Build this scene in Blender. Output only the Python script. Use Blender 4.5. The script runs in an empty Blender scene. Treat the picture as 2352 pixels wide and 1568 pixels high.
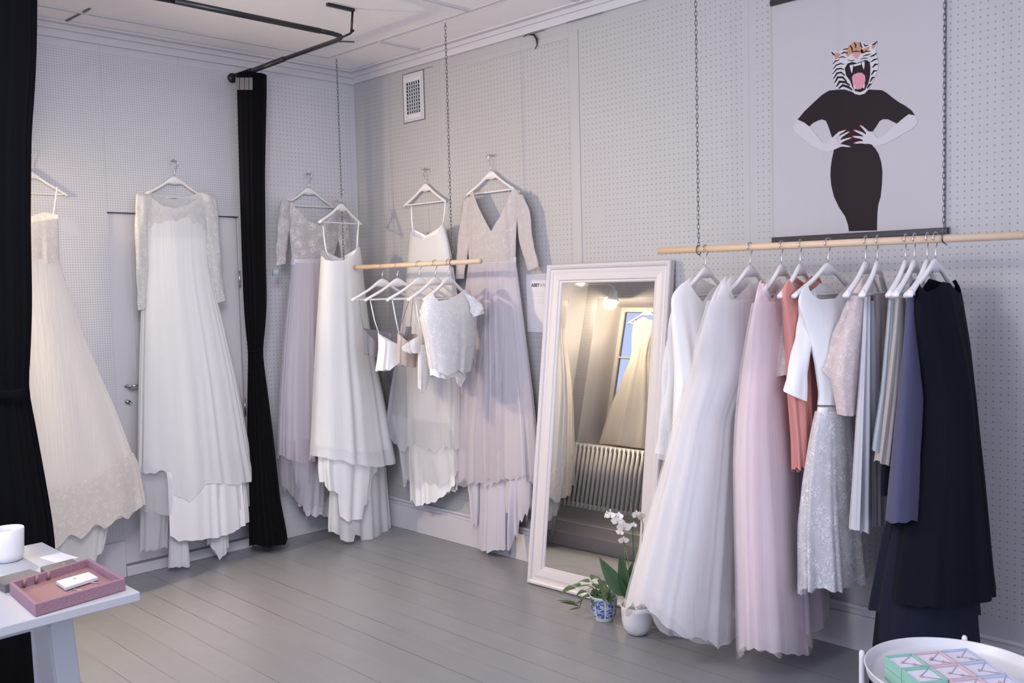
import bpy, bmesh, math, random
import numpy as np
from mathutils import Vector, Matrix
random.seed(7)
rng = np.random.RandomState(5)
sc = bpy.context.scene
COL = sc.collection
PI = math.pi

# ------------------------------------------------------------------ camera
CAM = np.array([-3.671, -5.092, 1.55]); YAW, PITCH, ROLL, FPX = math.radians(45.092), math.radians(3.526), math.radians(-1.432), 2141.2
f_ = np.array([math.cos(PITCH)*math.cos(YAW), math.cos(PITCH)*math.sin(YAW), -math.sin(PITCH)])
r_ = np.cross(f_, [0, 0, 1]); r_ /= np.linalg.norm(r_); u_ = np.cross(r_, f_)
RIGHT = r_*math.cos(ROLL)+u_*math.sin(ROLL); UP = -r_*math.sin(ROLL)+u_*math.cos(ROLL); FWD = f_
cd = bpy.data.cameras.new('camera'); cam = bpy.data.objects.new('camera', cd); COL.objects.link(cam)
cam.matrix_world = Matrix(((RIGHT[0], UP[0], -FWD[0], CAM[0]), (RIGHT[1], UP[1], -FWD[1], CAM[1]), (RIGHT[2], UP[2], -FWD[2], CAM[2]), (0, 0, 0, 1)))
cd.sensor_width = 36; cd.lens = 36*FPX/2352; cd.clip_start = 0.05
cd.dof.use_dof = True; cd.dof.focus_distance = 4.9; cd.dof.aperture_fstop = 9
sc.camera = cam

# ------------------------------------------------------------------ world, light, exposure
sc.view_settings.view_transform = 'Standard'; sc.view_settings.look = 'None'
sc.view_settings.gamma = 1; sc.view_settings.use_curve_mapping = False
sc.view_settings.exposure = -0.15
sc.cycles.use_denoising = True
sc.cycles.transparent_max_bounces = 16
sc.cycles.max_bounces = 8
sc.cycles.diffuse_bounces = 4
sc.cycles.use_adaptive_sampling = True
sc.cycles.adaptive_threshold = 0.03
sc.cycles.caustics_reflective = False
sc.cycles.caustics_refractive = False
sc.cycles.sample_clamp_indirect = 6
w = bpy.data.worlds.new('sky'); sc.world = w; w.use_nodes = True
bg = w.node_tree.nodes['Background']; bg.inputs[0].default_value = (0.62, 0.70, 1.0, 1); bg.inputs[1].default_value = 1.2


def area(name, loc, target, sx, sy, power, color, spread=180):
    d = bpy.data.lights.new(name, 'AREA'); d.shape = 'RECTANGLE'; d.size = sx; d.size_y = sy
    d.energy = power; d.color = color; d.spread = math.radians(spread)
    o = bpy.data.objects.new(name, d); COL.objects.link(o); o.location = loc
    o.rotation_euler = (Vector(target)-Vector(loc)).to_track_quat('-Z', 'Y').to_euler()
    return o


DAY = (0.74, 0.815, 1.0)
area('shop_window_daylight', (-5.12, -2.75, 1.6), (0, -2.4, 1.3), 2.2, 1.9, 62, DAY)
area('door_window_daylight', (-3.0, -6.52, 1.55), (-3.0, 0, 1.2), 2.8, 1.9, 62, DAY)
WARM = (1.0, 0.78, 0.50)
SPOTS = [((-2.50, -0.12, 2.22), (0.0, -2.0, 2.0), 215), ((-2.66, -0.34, 2.05), (-1.5, -1.9, 0.0), 240)]
for i, (p, t, e) in enumerate(SPOTS):
    d = bpy.data.lights.new('clip_lamp_light', 'SPOT'); d.energy = e; d.color = WARM; d.spot_size = math.radians(95); d.spot_blend = 1.0; d.shadow_soft_size = 0.05
    o = bpy.data.objects.new('clip_lamp_light', d); COL.objects.link(o); o.location = p
    o.rotation_euler = (Vector(t)-Vector(p)).to_track_quat('-Z', 'Y').to_euler()


for nm, p, t, e in (('added_corner_fill', (-2.5, -2.9, 2.88), (-0.9, -0.2, 1.25), 150), ('added_corner_fill', (-2.9, -3.6, 2.88), (-1.7, -0.2, 1.0), 90), ('added_corner_fill', (-1.7, -3.7, 2.88), (-0.1, -0.75, 1.2), 70)):  # added fill spots, unseen, to brighten the corner and its gowns
    d = bpy.data.lights.new(nm, 'SPOT'); d.energy = e; d.color = (1.0, 0.95, 0.92); d.spot_size = math.radians(70); d.spot_blend = 1.0; d.shadow_soft_size = 0.4
    o = bpy.data.objects.new(nm, d); COL.objects.link(o); o.location = p; o.rotation_euler = (Vector(t)-Vector(p)).to_track_quat('-Z', 'Y').to_euler()


d = bpy.data.lights.new('added_room_fill', 'POINT'); d.energy = 78; d.color = (0.98, 0.95, 1.0); d.shadow_soft_size = 0.2  # added unseen fill that lifts the ceiling and the whole room
o = bpy.data.objects.new('added_room_fill', d); COL.objects.link(o); o.location = (-3.0, -3.2, 2.35)
d = bpy.data.lights.new('clip_lamp_bulb_light', 'POINT'); d.energy = 24; d.color = WARM; d.shadow_soft_size = 0.02
o = bpy.data.objects.new('clip_lamp_bulb_light', d); COL.objects.link(o); o.location = (SPOTS[1][0][0], SPOTS[1][0][1]-.02, SPOTS[1][0][2]-.01)


# ------------------------------------------------------------------ geometry of the view, used to survey positions in the room
def ray(px, py):
    return FWD+RIGHT*(px-1176)/FPX-UP*(py-784)/FPX


def on(px, py, ax, v):
    d = ray(px, py); return CAM+d*((v-CAM[ax])/d[ax])


# ------------------------------------------------------------------ materials
MATS = {}


def nodes(name):
    m = bpy.data.materials.new(name); m.use_nodes = True; nt = m.node_tree
    b = nt.nodes['Principled BSDF']; out = nt.nodes['Material Output']
    return m, nt, b, out


def N(nt, t, **k):
    n = nt.nodes.new(t)
    for a, v in k.items():
        if a.startswith('i_'):
            n.inputs[int(a[2:])].default_value = v
        else:
            setattr(n, a, v)
    return n


def L(nt, a, b): nt.links.new(a, b)


def math_(nt, op, a, b=None, clamp=False):
    n = nt.nodes.new('ShaderNodeMath'); n.operation = op; n.use_clamp = clamp
    for i, v in enumerate((a, b)):
        if v is None: continue
        if isinstance(v, (int, float)): n.inputs[i].default_value = v
        else: nt.links.new(v, n.inputs[i])
    return n.outputs[0]


def plain(name, col, rough=0.6, metal=0.0, bump=0.0, bscale=40, spec=0.5, var=0.0, coat=0.0):
    m, nt, b, out = nodes(name)
    b.inputs['Base Color'].default_value = (*col, 1); b.inputs['Roughness'].default_value = rough
    b.inputs['Metallic'].default_value = metal; b.inputs['Specular IOR Level'].default_value = spec
    b.inputs['Coat Weight'].default_value = coat
    if bump or var:
        tc = N(nt, 'ShaderNodeTexCoord'); no = N(nt, 'ShaderNodeTexNoise'); no.inputs['Scale'].default_value = bscale; no.inputs['Detail'].default_value = 5
        L(nt, tc.outputs['Object'], no.inputs['Vector'])
        if bump:
            bp = N(nt, 'ShaderNodeBump'); bp.inputs['Strength'].default_value = bump; bp.inputs['Distance'].default_value = 0.004
            L(nt, no.outputs[0], bp.inputs['Height']); L(nt, bp.outputs[0], b.inputs['Normal'])
        if var:
            mx = N(nt, 'ShaderNodeMix', data_type='RGBA'); mx.inputs['A'].default_value = (*[c*(1-var) for c in col], 1); mx.inputs['B'].default_value = (*[min(1, c*(1+var)) for c in col], 1)
            L(nt, no.outputs[0], mx.inputs['Factor']); L(nt, mx.outputs['Result'], b.inputs['Base Color'])
    return m


def cloth(name, col, alpha=1.0, trans=0.25, rough=0.8, sheen=0.15, streak=0.35, lace=None, lcol=None, metalish=0.0):
    """woven cloth; alpha<1 is sheer; lace=(scale, threshold) makes opaque flowers on the sheer net"""
    trans *= 0.4
    m, nt, b, out = nodes(name)
    b.inputs['Base Color'].default_value = (*col, 1); b.inputs['Roughness'].default_value = rough
    b.inputs['Sheen Weight'].default_value = sheen; b.inputs['Specular IOR Level'].default_value = (0.3+metalish) if sum(col) > .2 else 0.06
    tc = N(nt, 'ShaderNodeTexCoord')
    mp = N(nt, 'ShaderNodeMapping'); mp.inputs['Scale'].default_value = (70, 70, 2.2); L(nt, tc.outputs['Object'], mp.inputs['Vector'])
    no = N(nt, 'ShaderNodeTexNoise'); no.inputs['Scale'].default_value = 1; no.inputs['Detail'].default_value = 3; L(nt, mp.outputs[0], no.inputs['Vector'])
    bp = N(nt, 'ShaderNodeBump'); bp.inputs['Strength'].default_value = streak; bp.inputs['Distance'].default_value = 0.006
    L(nt, no.outputs[0], bp.inputs['Height']); L(nt, bp.outputs[0], b.inputs['Normal'])
    tr = N(nt, 'ShaderNodeBsdfTranslucent'); tr.inputs[0].default_value = (*col, 1)
    mx = N(nt, 'ShaderNodeMixShader'); mx.inputs[0].default_value = trans
    L(nt, b.outputs[0], mx.inputs[1]); L(nt, tr.outputs[0], mx.inputs[2])
    last = mx.outputs[0]
    if lace:
        sc_, th = lace
        v = N(nt, 'ShaderNodeTexVoronoi'); v.feature = 'DISTANCE_TO_EDGE'; v.inputs['Scale'].default_value = sc_*2.6
        n2 = N(nt, 'ShaderNodeTexNoise'); n2.inputs['Scale'].default_value = sc_*1.25; n2.inputs['Detail'].default_value = 3.0; n2.inputs['Distortion'].default_value = 2.2
        n5 = N(nt, 'ShaderNodeTexVoronoi'); n5.inputs['Scale'].default_value = sc_*.34; n5.inputs['Randomness'].default_value = .85
        for q_ in (v, n2, n5): L(nt, tc.outputs['Object'], q_.inputs['Vector'])
        clus = math_(nt, 'SUBTRACT', 1.15, math_(nt, 'MULTIPLY', n5.outputs['Distance'], 1.35), True)
        motif = math_(nt, 'MULTIPLY', math_(nt, 'MULTIPLY', math_(nt, 'SUBTRACT', n2.outputs[0], th-.03), 9, True), clus)
        edge = math_(nt, 'SUBTRACT', 1.0, math_(nt, 'MULTIPLY', v.outputs['Distance'], 16, True), True)
        dens = math_(nt, 'MAXIMUM', motif, math_(nt, 'MULTIPLY', edge, 0.5))
        a = math_(nt, 'ADD', math_(nt, 'MULTIPLY', dens, 1-alpha), alpha, True)
        if lcol:
            cm = N(nt, 'ShaderNodeMix', data_type='RGBA'); cm.inputs['A'].default_value = (*col, 1); cm.inputs['B'].default_value = (*lcol, 1)
            L(nt, dens, cm.inputs['Factor']); L(nt, cm.outputs['Result'], b.inputs['Base Color']); L(nt, cm.outputs['Result'], tr.inputs[0])
        h = math_(nt, 'ADD', math_(nt, 'MULTIPLY', dens, 0.8), math_(nt, 'MULTIPLY', no.outputs[0], 0.3))
        L(nt, h, bp.inputs['Height']); bp.inputs['Strength'].default_value = 0.55; bp.inputs['Distance'].default_value = 0.004
    if alpha < 1:
        tp = N(nt, 'ShaderNodeBsdfTransparent'); m2 = N(nt, 'ShaderNodeMixShader')
        if lace: L(nt, a, m2.inputs[0])
        else: m2.inputs[0].default_value = alpha
        L(nt, tp.outputs[0], m2.inputs[1]); L(nt, last, m2.inputs[2]); last = m2.outputs[0]
    L(nt, last, out.inputs['Surface'])
    return m


def peg_mat(name, ax, dense_below, col, zlo, seams, plainzones):
    """white painted pegboard: rows of small holes, some painted over. ax: 0 -> board lies in x, 1 -> in y"""
    m, nt, b, out = nodes(name)
    b.inputs['Roughness'].default_value = 0.55
    tc = N(nt, 'ShaderNodeTexCoord'); sp = N(nt, 'ShaderNodeSeparateXYZ'); L(nt, tc.outputs['Object'], sp.inputs[0])
    h = sp.outputs[ax]; z = sp.outputs[2]

    def holes(p, r):
        fx = math_(nt, 'SUBTRACT', math_(nt, 'FRACT', math_(nt, 'MULTIPLY', math_(nt, 'ADD', h, 20), 1/p)), 0.5)
        fz = math_(nt, 'SUBTRACT', math_(nt, 'FRACT', math_(nt, 'MULTIPLY', math_(nt, 'ADD', z, 20), 1/p)), 0.5)
        d = math_(nt, 'SQRT', math_(nt, 'ADD', math_(nt, 'MULTIPLY', fx, fx), math_(nt, 'MULTIPLY', fz, fz)))
        return math_(nt, 'SUBTRACT', 1.0, math_(nt, 'MULTIPLY', math_(nt, 'SUBTRACT', d, r/p*0.6), p/r*1.6, True), True)
    dots = holes(0.026, 0.0034)
    if dense_below is not None:
        d2 = holes(0.0132, 0.0025)
        s = math_(nt, 'LESS_THAN', h, dense_below)
        dots = math_(nt, 'ADD', math_(nt, 'MULTIPLY', d2, s), math_(nt, 'MULTIPLY', dots, math_(nt, 'SUBTRACT', 1.0, s)))
    no = N(nt, 'ShaderNodeTexNoise'); no.inputs['Scale'].default_value = 4.5; no.inputs['Detail'].default_value = 3; L(nt, tc.outputs['Object'], no.inputs['Vector'])
    keep = math_(nt, 'SUBTRACT', 1.0, math_(nt, 'MULTIPLY', math_(nt, 'SUBTRACT', no.outputs[0], 0.63), 14, True), True)
    dots = math_(nt, 'MULTIPLY', dots, keep)
    dots = math_(nt, 'MULTIPLY', dots, math_(nt, 'GREATER_THAN', z, zlo))
    dots = math_(nt, 'MULTIPLY', dots, math_(nt, 'LESS_THAN', z, 2.84))
    for a0, a1 in plainzones:
        inside = math_(nt, 'MULTIPLY', math_(nt, 'GREATER_THAN', h, a0), math_(nt, 'LESS_THAN', h, a1))
        dots = math_(nt, 'MULTIPLY', dots, math_(nt, 'SUBTRACT', 1.0, inside))
    seam = None
    for s0 in seams:
        q = math_(nt, 'LESS_THAN', math_(nt, 'ABSOLUTE', math_(nt, 'SUBTRACT', h, s0)), 0.0025)
        seam = q if seam is None else math_(nt, 'MAXIMUM', seam, q)
    dark = math_(nt, 'MULTIPLY', dots, 0.62)
    if seam is not None: dark = math_(nt, 'MAXIMUM', dark, math_(nt, 'MULTIPLY', seam, 0.16))
    cm = N(nt, 'ShaderNodeMix', data_type='RGBA'); cm.inputs['A'].default_value = (*col, 1); cm.inputs['B'].default_value = (0.16, 0.15, 0.19, 1)
    L(nt, dark, cm.inputs['Factor']); L(nt, cm.outputs['Result'], b.inputs['Base Color'])
    bp = N(nt, 'ShaderNodeBump'); bp.inputs['Strength'].default_value = 0.4; bp.inputs['Distance'].default_value = 0.003; bp.invert = True
    n3 = N(nt, 'ShaderNodeTexNoise'); n3.inputs['Scale'].default_value = 60; L(nt, tc.outputs['Object'], n3.inputs['Vector'])
    L(nt, math_(nt, 'ADD', dark, math_(nt, 'MULTIPLY', n3.outputs[0], 0.12)), bp.inputs['Height']); L(nt, bp.outputs[0], b.inputs['Normal'])
    return m


def floor_mat():
    m, nt, b, out = nodes('grey_painted_boards')
    tc = N(nt, 'ShaderNodeTexCoord'); sp = N(nt, 'ShaderNodeSeparateXYZ'); L(nt, tc.outputs['Object'], sp.inputs[0])
    n1 = N(nt, 'ShaderNodeTexNoise'); n1.inputs['Scale'].default_value = 1.3; L(nt, tc.outputs['Object'], n1.inputs['Vector'])
    xx = math_(nt, 'ADD', math_(nt, 'ADD', sp.outputs[0], 20.03), math_(nt, 'MULTIPLY', math_(nt, 'SUBTRACT', n1.outputs[0], .5), 0.012))
    bx = math_(nt, 'MULTIPLY', xx, 1/0.134)
    fr = math_(nt, 'ABSOLUTE', math_(nt, 'SUBTRACT', math_(nt, 'FRACT', bx), 0.5))
    gap = math_(nt, 'GREATER_THAN', fr, 0.4895)
    mp = N(nt, 'ShaderNodeMapping'); mp.inputs['Scale'].default_value = (1/0.134, 0.9, 1); L(nt, tc.outputs['Object'], mp.inputs['Vector'])
    n2 = N(nt, 'ShaderNodeTexNoise'); n2.inputs['Scale'].default_value = 1.0; n2.inputs['Detail'].default_value = 2; L(nt, mp.outputs[0], n2.inputs['Vector'])
    vis = math_(nt, 'MULTIPLY', math_(nt, 'SUBTRACT', n2.outputs[0], 0.36), 5, True)
    gapv = math_(nt, 'MULTIPLY', gap, vis)
    bid = math_(nt, 'FLOOR', bx); wn = N(nt, 'ShaderNodeTexWhiteNoise', noise_dimensions='1D'); L(nt, bid, wn.inputs['W'])
    mp3 = N(nt, 'ShaderNodeMapping'); mp3.inputs['Scale'].default_value = (26, 2.0, 1); L(nt, tc.outputs['Object'], mp3.inputs['Vector'])
    n3 = N(nt, 'ShaderNodeTexNoise'); n3.inputs['Scale'].default_value = 1.0; n3.inputs['Detail'].default_value = 6; L(nt, mp3.outputs[0], n3.inputs['Vector'])
    cr = N(nt, 'ShaderNodeMix', data_type='RGBA'); cr.inputs['A'].default_value = (0.218, 0.222, 0.245, 1); cr.inputs['B'].default_value = (0.265, 0.266, 0.288, 1)
    L(nt, math_(nt, 'ADD', math_(nt, 'MULTIPLY', wn.outputs[0], 0.35), math_(nt, 'MULTIPLY', n3.outputs[0], 0.6)), cr.inputs['Factor'])
    cg = N(nt, 'ShaderNodeMix', data_type='RGBA'); cg.inputs['B'].default_value = (0.05, 0.035, 0.035, 1)
    L(nt, math_(nt, 'MULTIPLY', gapv, 0.88), cg.inputs['Factor']); L(nt, cr.outputs['Result'], cg.inputs['A']); L(nt, cg.outputs['Result'], b.inputs['Base Color'])
    n4 = N(nt, 'ShaderNodeTexNoise'); n4.inputs['Scale'].default_value = 7; n4.inputs['Detail'].default_value = 4; L(nt, tc.outputs['Object'], n4.inputs['Vector'])
    L(nt, math_(nt, 'ADD', math_(nt, 'MULTIPLY', n4.outputs[0], 0.22), 0.22), b.inputs['Roughness'])
    bp = N(nt, 'ShaderNodeBump'); bp.inputs['Strength'].default_value = 0.5; bp.inputs['Distance'].default_value = 0.002
    L(nt, math_(nt, 'ADD', math_(nt, 'SUBTRACT', 1.0, gap), math_(nt, 'MULTIPLY', n3.outputs[0], 0.25)), bp.inputs['Height']); L(nt, bp.outputs[0], b.inputs['Normal'])
    return m


M = {}
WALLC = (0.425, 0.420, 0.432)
M['paint'] = plain('white_paint', (0.58, 0.565, 0.60), 0.5, bump=0.15, bscale=25)
M['ceil'] = plain('ceiling_paint', (0.90, 0.865, 0.88), 0.7, bump=0.2, bscale=18, var=0.03)
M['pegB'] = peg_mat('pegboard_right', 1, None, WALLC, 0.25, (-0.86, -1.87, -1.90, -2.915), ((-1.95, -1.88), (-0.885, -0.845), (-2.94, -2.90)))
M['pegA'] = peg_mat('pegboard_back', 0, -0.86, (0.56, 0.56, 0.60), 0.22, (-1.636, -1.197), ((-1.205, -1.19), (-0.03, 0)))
M['floor'] = floor_mat()
M['strip'] = plain('pegboard_strip_paint', WALLC, 0.5, bump=.1)
M['white'] = plain('white_lacquer', (0.64, 0.635, 0.665), 0.35, bump=0.05, bscale=30)
M['table'] = plain('table_white', (0.42, 0.42, 0.445), 0.4, bump=.05)
M['mirror_frame'] = plain('mirror_frame_paint', (0.58, 0.55, 0.575), 0.4, bump=0.05)
M['hanger'] = plain('hanger_white', (0.78, 0.76, 0.77), 0.35)
M['chrome'] = plain('hook_metal', (0.62, 0.62, 0.65), 0.25, metal=1)
M['black_metal'] = plain('black_metal', (0.012, 0.012, 0.016), 0.35, bump=0.1)
M['chain'] = plain('chain_metal', (0.13, 0.13, 0.14), 0.35, metal=0.8)
M['wood'] = plain('pale_pine', (0.66, 0.49, 0.34), 0.5, bump=0.15, bscale=30, var=0.1)
M['black_cloth'] = cloth('black_velvet', (0.004, 0.004, 0.006), 1, 0.0, 0.95, 0.02, 0.3)
M['tape'] = plain('grey_header_tape', (0.16, 0.155, 0.17), 0.8, bump=0.4, bscale=120)
IV = (0.82, 0.79, 0.785); WH = (0.80, 0.80, 0.84)
M['ivory_tulle'] = cloth('ivory_tulle', (0.88, 0.84, 0.80), 0.8, 0.35)
M['ivory'] = cloth('ivory_satin', (0.88, 0.84, 0.80), 1, 0.2, 0.5, metalish=.1)
M['ivory_lace'] = cloth('ivory_lace', (0.84, 0.785, 0.75), 0.8, 0.3, lace=(80, 0.47), lcol=(0.93, 0.87, 0.83))
M['white_chiffon'] = cloth('white_chiffon', (0.86, 0.86, 0.88), 0.72, 0.35)
M['white_sheer'] = cloth('white_sheer', (0.80, 0.80, 0.84), 0.42, 0.4)
M['white_satin'] = cloth('white_satin', (0.87, 0.86, 0.87), 1, 0.15, 0.38, streak=.12, metalish=.3)
M['white_lace'] = cloth('white_lace', (0.78, 0.77, 0.80), 0.82, 0.3, lace=(70, 0.49), lcol=(0.92, 0.91, 0.92))
M['white_lace_fine'] = cloth('white_lace_fine', (0.74, 0.73, 0.74), 0.66, 0.3, lace=(90, 0.5), lcol=(0.83, 0.82, 0.83))
M['rose_lace'] = cloth('blush_lace', (0.60, 0.55, 0.555), 0.88, 0.25, lace=(85, 0.48), lcol=(0.68, 0.63, 0.625))
M['lilac_lace'] = cloth('ivory_on_lilac_lace', (0.56, 0.52, 0.55), 0.7, 0.2, lace=(50, 0.45), lcol=(0.76, 0.725, 0.72))
M['lilac'] = cloth('lilac_satin', (0.54, 0.51, 0.585), 1, 0.12, 0.38, streak=.15, metalish=.3)
M['lilac_tulle'] = cloth('lilac_tulle', (0.62, 0.575, 0.63), 0.66, 0.3, streak=.5)
M['lilac_sheer'] = cloth('lilac_sheer', (0.60, 0.56, 0.63), 0.4, 0.3, streak=.4)
M['grey_tulle'] = cloth('grey_white_tulle', (0.66, 0.65, 0.68), 0.5, 0.35, streak=.4)
M['tulle'] = cloth('white_tulle', (0.88, 0.86, 0.88), 0.60, 0.45, streak=.5)
M['veil'] = cloth('tulle_veil', (0.90, 0.88, 0.90), 0.26, 0.3, streak=.5)
M['pink_tulle'] = cloth('pink_tulle', (0.93, 0.74, 0.79), 0.66, 0.4, streak=.5)
M['pink'] = cloth('pink_lining', (0.90, 0.60, 0.62), 1, 0.25, 0.6)
M['blush'] = cloth('blush_lining', (0.86, 0.79, 0.80), 1, 0.25, 0.6)
M['mauve_tulle'] = cloth('mauve_tulle', (0.62, 0.50, 0.62), 0.45, 0.35)
M['coral'] = cloth('coral_chiffon', (0.72, 0.30, 0.26), 1, 0.3, 0.6)
M['coral_lace'] = cloth('blush_pink_lace', (0.80, 0.66, 0.64), 0.75, 0.3, lace=(110, 0.47), lcol=(0.88, 0.80, 0.79))
M['crepe'] = cloth('white_crepe', (0.88, 0.87, 0.88), 1, 0.3, 0.7, streak=.1)
M['skirt_lace'] = cloth('flower_lace', (0.78, 0.77, 0.81), 0.55, 0.3, lace=(60, 0.5), lcol=(0.95, 0.93, 0.95))
M['silver'] = cloth('silver_satin', (0.50, 0.50, 0.55), 1, 0.1, 0.4, streak=.12, metalish=.3)
M['taupe'] = cloth('taupe_satin', (0.36, 0.30, 0.29), 1, 0.1, 0.5, streak=.12)
M['greige'] = cloth('greige_satin', (0.42, 0.39, 0.38), 1, 0.1, 0.45, streak=.12, metalish=.2)
M['blue_grey'] = cloth('blue_grey_satin', (0.36, 0.40, 0.45), 1, 0.1, 0.45, streak=.12, metalish=.2)
M['navy'] = cloth('dusk_blue_chiffon', (0.062, 0.062, 0.125), 1, 0.1, 0.7)
M['black'] = cloth('black_chiffon', (0.006, 0.007, 0.012), 1, 0.0, 0.8, 0.02, 0.3)
M['black_sheer'] = cloth('black_sheer', (0.02, 0.022, 0.04), 0.72, 0.1)
M['ink'] = cloth('ink_chiffon', (0.012, 0.014, 0.026), 1, 0.0, 0.8, .03)
M['beige'] = cloth('beige_satin', (0.52, 0.43, 0.39), 1, 0.1, 0.4, streak=.1)
M['grey_cloth'] = cloth('pewter_satin', (0.20, 0.195, 0.23), 1, 0.1, 0.4, streak=.1)
m, nt, b, out = nodes('mirror_glass'); b.inputs['Metallic'].default_value = 1; b.inputs['Roughness'].default_value = 0.012; b.inputs['Base Color'].default_value = (0.86, 0.87, 0.88, 1); M['mirror'] = m
m, nt, b, out = nodes('lit_bulb'); b.inputs['Emission Color'].default_value = (1, .82, .55, 1); b.inputs['Emission Strength'].default_value = 14; M['bulb'] = m
m, nt, b, out = nodes('window_glass'); b.inputs['Transmission Weight'].default_value = 1; b.inputs['Roughness'].default_value = 0.0; b.inputs['IOR'].default_value = 1.02; b.inputs['Base Color'].default_value = (.95, .97, 1, 1); M['glass'] = m


# ------------------------------------------------------------------ object helpers
def link(o, parent=None):
    COL.objects.link(o)
    if parent is not None: o.parent = parent
    return o


def tag(o, label=None, cat=None, group=None, kind=None):
    if label: o['label'] = label
    if cat: o['category'] = cat
    if group: o['group'] = group
    if kind: o['kind'] = kind
    return o


def thing(name, loc, label, cat, group=None, rz=0.0):
    o = bpy.data.objects.new(name, None); o.empty_display_size = 0.1; link(o)
    o.location = Vector(loc); o.rotation_euler = (0, 0, rz); return tag(o, label, cat, group)


def mesh(name, verts, faces, mat, parent=None, smooth=True, bevel=0.0, world=True, solid=0.0, seg=2, uvs=None):
    """verts in world space when world=True (parents here are never scaled)"""
    V = np.array(verts, float)
    if parent is not None and world:
        R = parent.rotation_euler.z; P = parent
        off = np.array(P.location)
        if P.parent is not None: off = off+np.array(P.parent.location); R += P.parent.rotation_euler.z
        V = V-off
        if abs(R) > 1e-9:
            c, s = math.cos(-R), math.sin(-R)
            V = np.stack([V[:, 0]*c-V[:, 1]*s, V[:, 0]*s+V[:, 1]*c, V[:, 2]], 1)
    me = bpy.data.meshes.new(name); me.from_pydata([tuple(v) for v in V], [], faces)
    mats = mat if isinstance(mat, (list, tuple)) else [mat]
    for q in mats: me.materials.append(q)
    if smooth: me.polygons.foreach_set('use_smooth', [True]*len(me.polygons))
    me.update()
    o = link(bpy.data.objects.new(name, me), parent)
    if solid:
        md = o.modifiers.new('thickness', 'SOLIDIFY'); md.thickness = solid; md.offset = 0
    if bevel:
        md = o.modifiers.new('bevel', 'BEVEL'); md.width = bevel; md.segments = seg; md.limit_method = 'ANGLE'
    return o


class MB:
    def __init__(s): s.v = []; s.f = []; s.m = []

    def add(s, v, f, mi=0):
        k = len(s.v); s.v += [tuple(float(c) for c in q) for q in v]; s.f += [tuple(i+k for i in q) for q in f]; s.m += [mi]*len(f); return s

    def box(s, a, b, mi=0):
        x0, y0, z0 = a; x1, y1, z1 = b
        v = [(x0, y0, z0), (x1, y0, z0), (x1, y1, z0), (x0, y1, z0), (x0, y0, z1), (x1, y0, z1), (x1, y1, z1), (x0, y1, z1)]
        return s.add(v, [(0, 3, 2, 1), (4, 5, 6, 7), (0, 1, 5, 4), (1, 2, 6, 5), (2, 3, 7, 6), (3, 0, 4, 7)], mi)

    def hexa(s, q, mi=0):
        return s.add(q, [(0, 3, 2, 1), (4, 5, 6, 7), (0, 1, 5, 4), (1, 2, 6, 5), (2, 3, 7, 6), (3, 0, 4, 7)], mi)

    def tube(s, pts, rad, n=10, closed=False, flat=None, mi=0, caps=True):
        P = [np.array(p, float) for p in pts]; k = len(P)
        rad = rad if isinstance(rad, (list, tuple, np.ndarray)) else [rad]*k
        prev = None; V = []
        for i in range(k):
            a = P[(i-1) % k] if closed or i > 0 else P[i]; c = P[(i+1) % k] if closed or i < k-1 else P[i]
            t = c-a; t = t/(np.linalg.norm(t)+1e-12)
            if prev is None:
                ref = np.array(flat if flat is not None else ([0, 0, 1] if abs(t[2]) < .9 else [1, 0, 0]), float); nn = ref-t*(ref@t)
            else: nn = prev-t*(prev@t)
            nn /= np.linalg.norm(nn)+1e-12; prev = nn; bb = np.cross(t, nn)
            ra, rb = (rad[i], rad[i]) if not isinstance(rad[i], (tuple, list)) else rad[i]
            for j in range(n):
                th = 2*PI*j/n; V.append(P[i]+nn*math.cos(th)*ra+bb*math.sin(th)*rb)
        F = []
        for i in range(k if closed else k-1):
            for j in range(n):
                a = i*n+j; b_ = i*n+(j+1) % n; c = ((i+1) % k)*n+(j+1) % n; d = ((i+1) % k)*n+j; F.append((a, b_, c, d))
        if not closed and caps: F += [tuple(range(n-1, -1, -1)), tuple((k-1)*n+j for j in range(n))]
        return s.add(V, F, mi)

    def lathe(s, prof, c, n=32, mi=0, closed=False):
        V = []; F = []
        for (r, z) in prof:
            for j in range(n): th = 2*PI*j/n; V.append((c[0]+r*math.cos(th), c[1]+r*math.sin(th), c[2]+z))
        k = len(prof)
        for i in range(k-1 if not closed else k):
            for j in range(n): F.append((i*n+j, i*n+(j+1) % n, ((i+1) % k)*n+(j+1) % n, ((i+1) % k)*n+j))
        return s.add(V, F, mi)

    def disc(s, c, r, n=32, mi=0):
        return s.add([(c[0]+r*math.cos(2*PI*j/n), c[1]+r*math.sin(2*PI*j/n), c[2]) for j in range(n)], [tuple(range(n))], mi)

    def build(s, name, mat, parent=None, **k):
        o = mesh(name, s.v, s.f, mat, parent, **k)
        if isinstance(mat, (list, tuple)): o.data.polygons.foreach_set('material_index', s.m)
        return o


def struct(o): o['kind'] = 'structure'; return o


# ------------------------------------------------------------------ the room
HC = 2.95
struct(MB().box((-5.3, -6.7, -0.08), (0.1, 0.1, 0)).build('floor', M['floor'], smooth=False))
struct(MB().box((-5.3, -6.7, HC), (0.1, 0.1, HC+.1)).build('ceiling', M['ceil'], smooth=False))
struct(MB().box((0, -6.7, 0), (0.12, 0.12, HC)).build('wall_right', M['pegB'], smooth=False))
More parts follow.
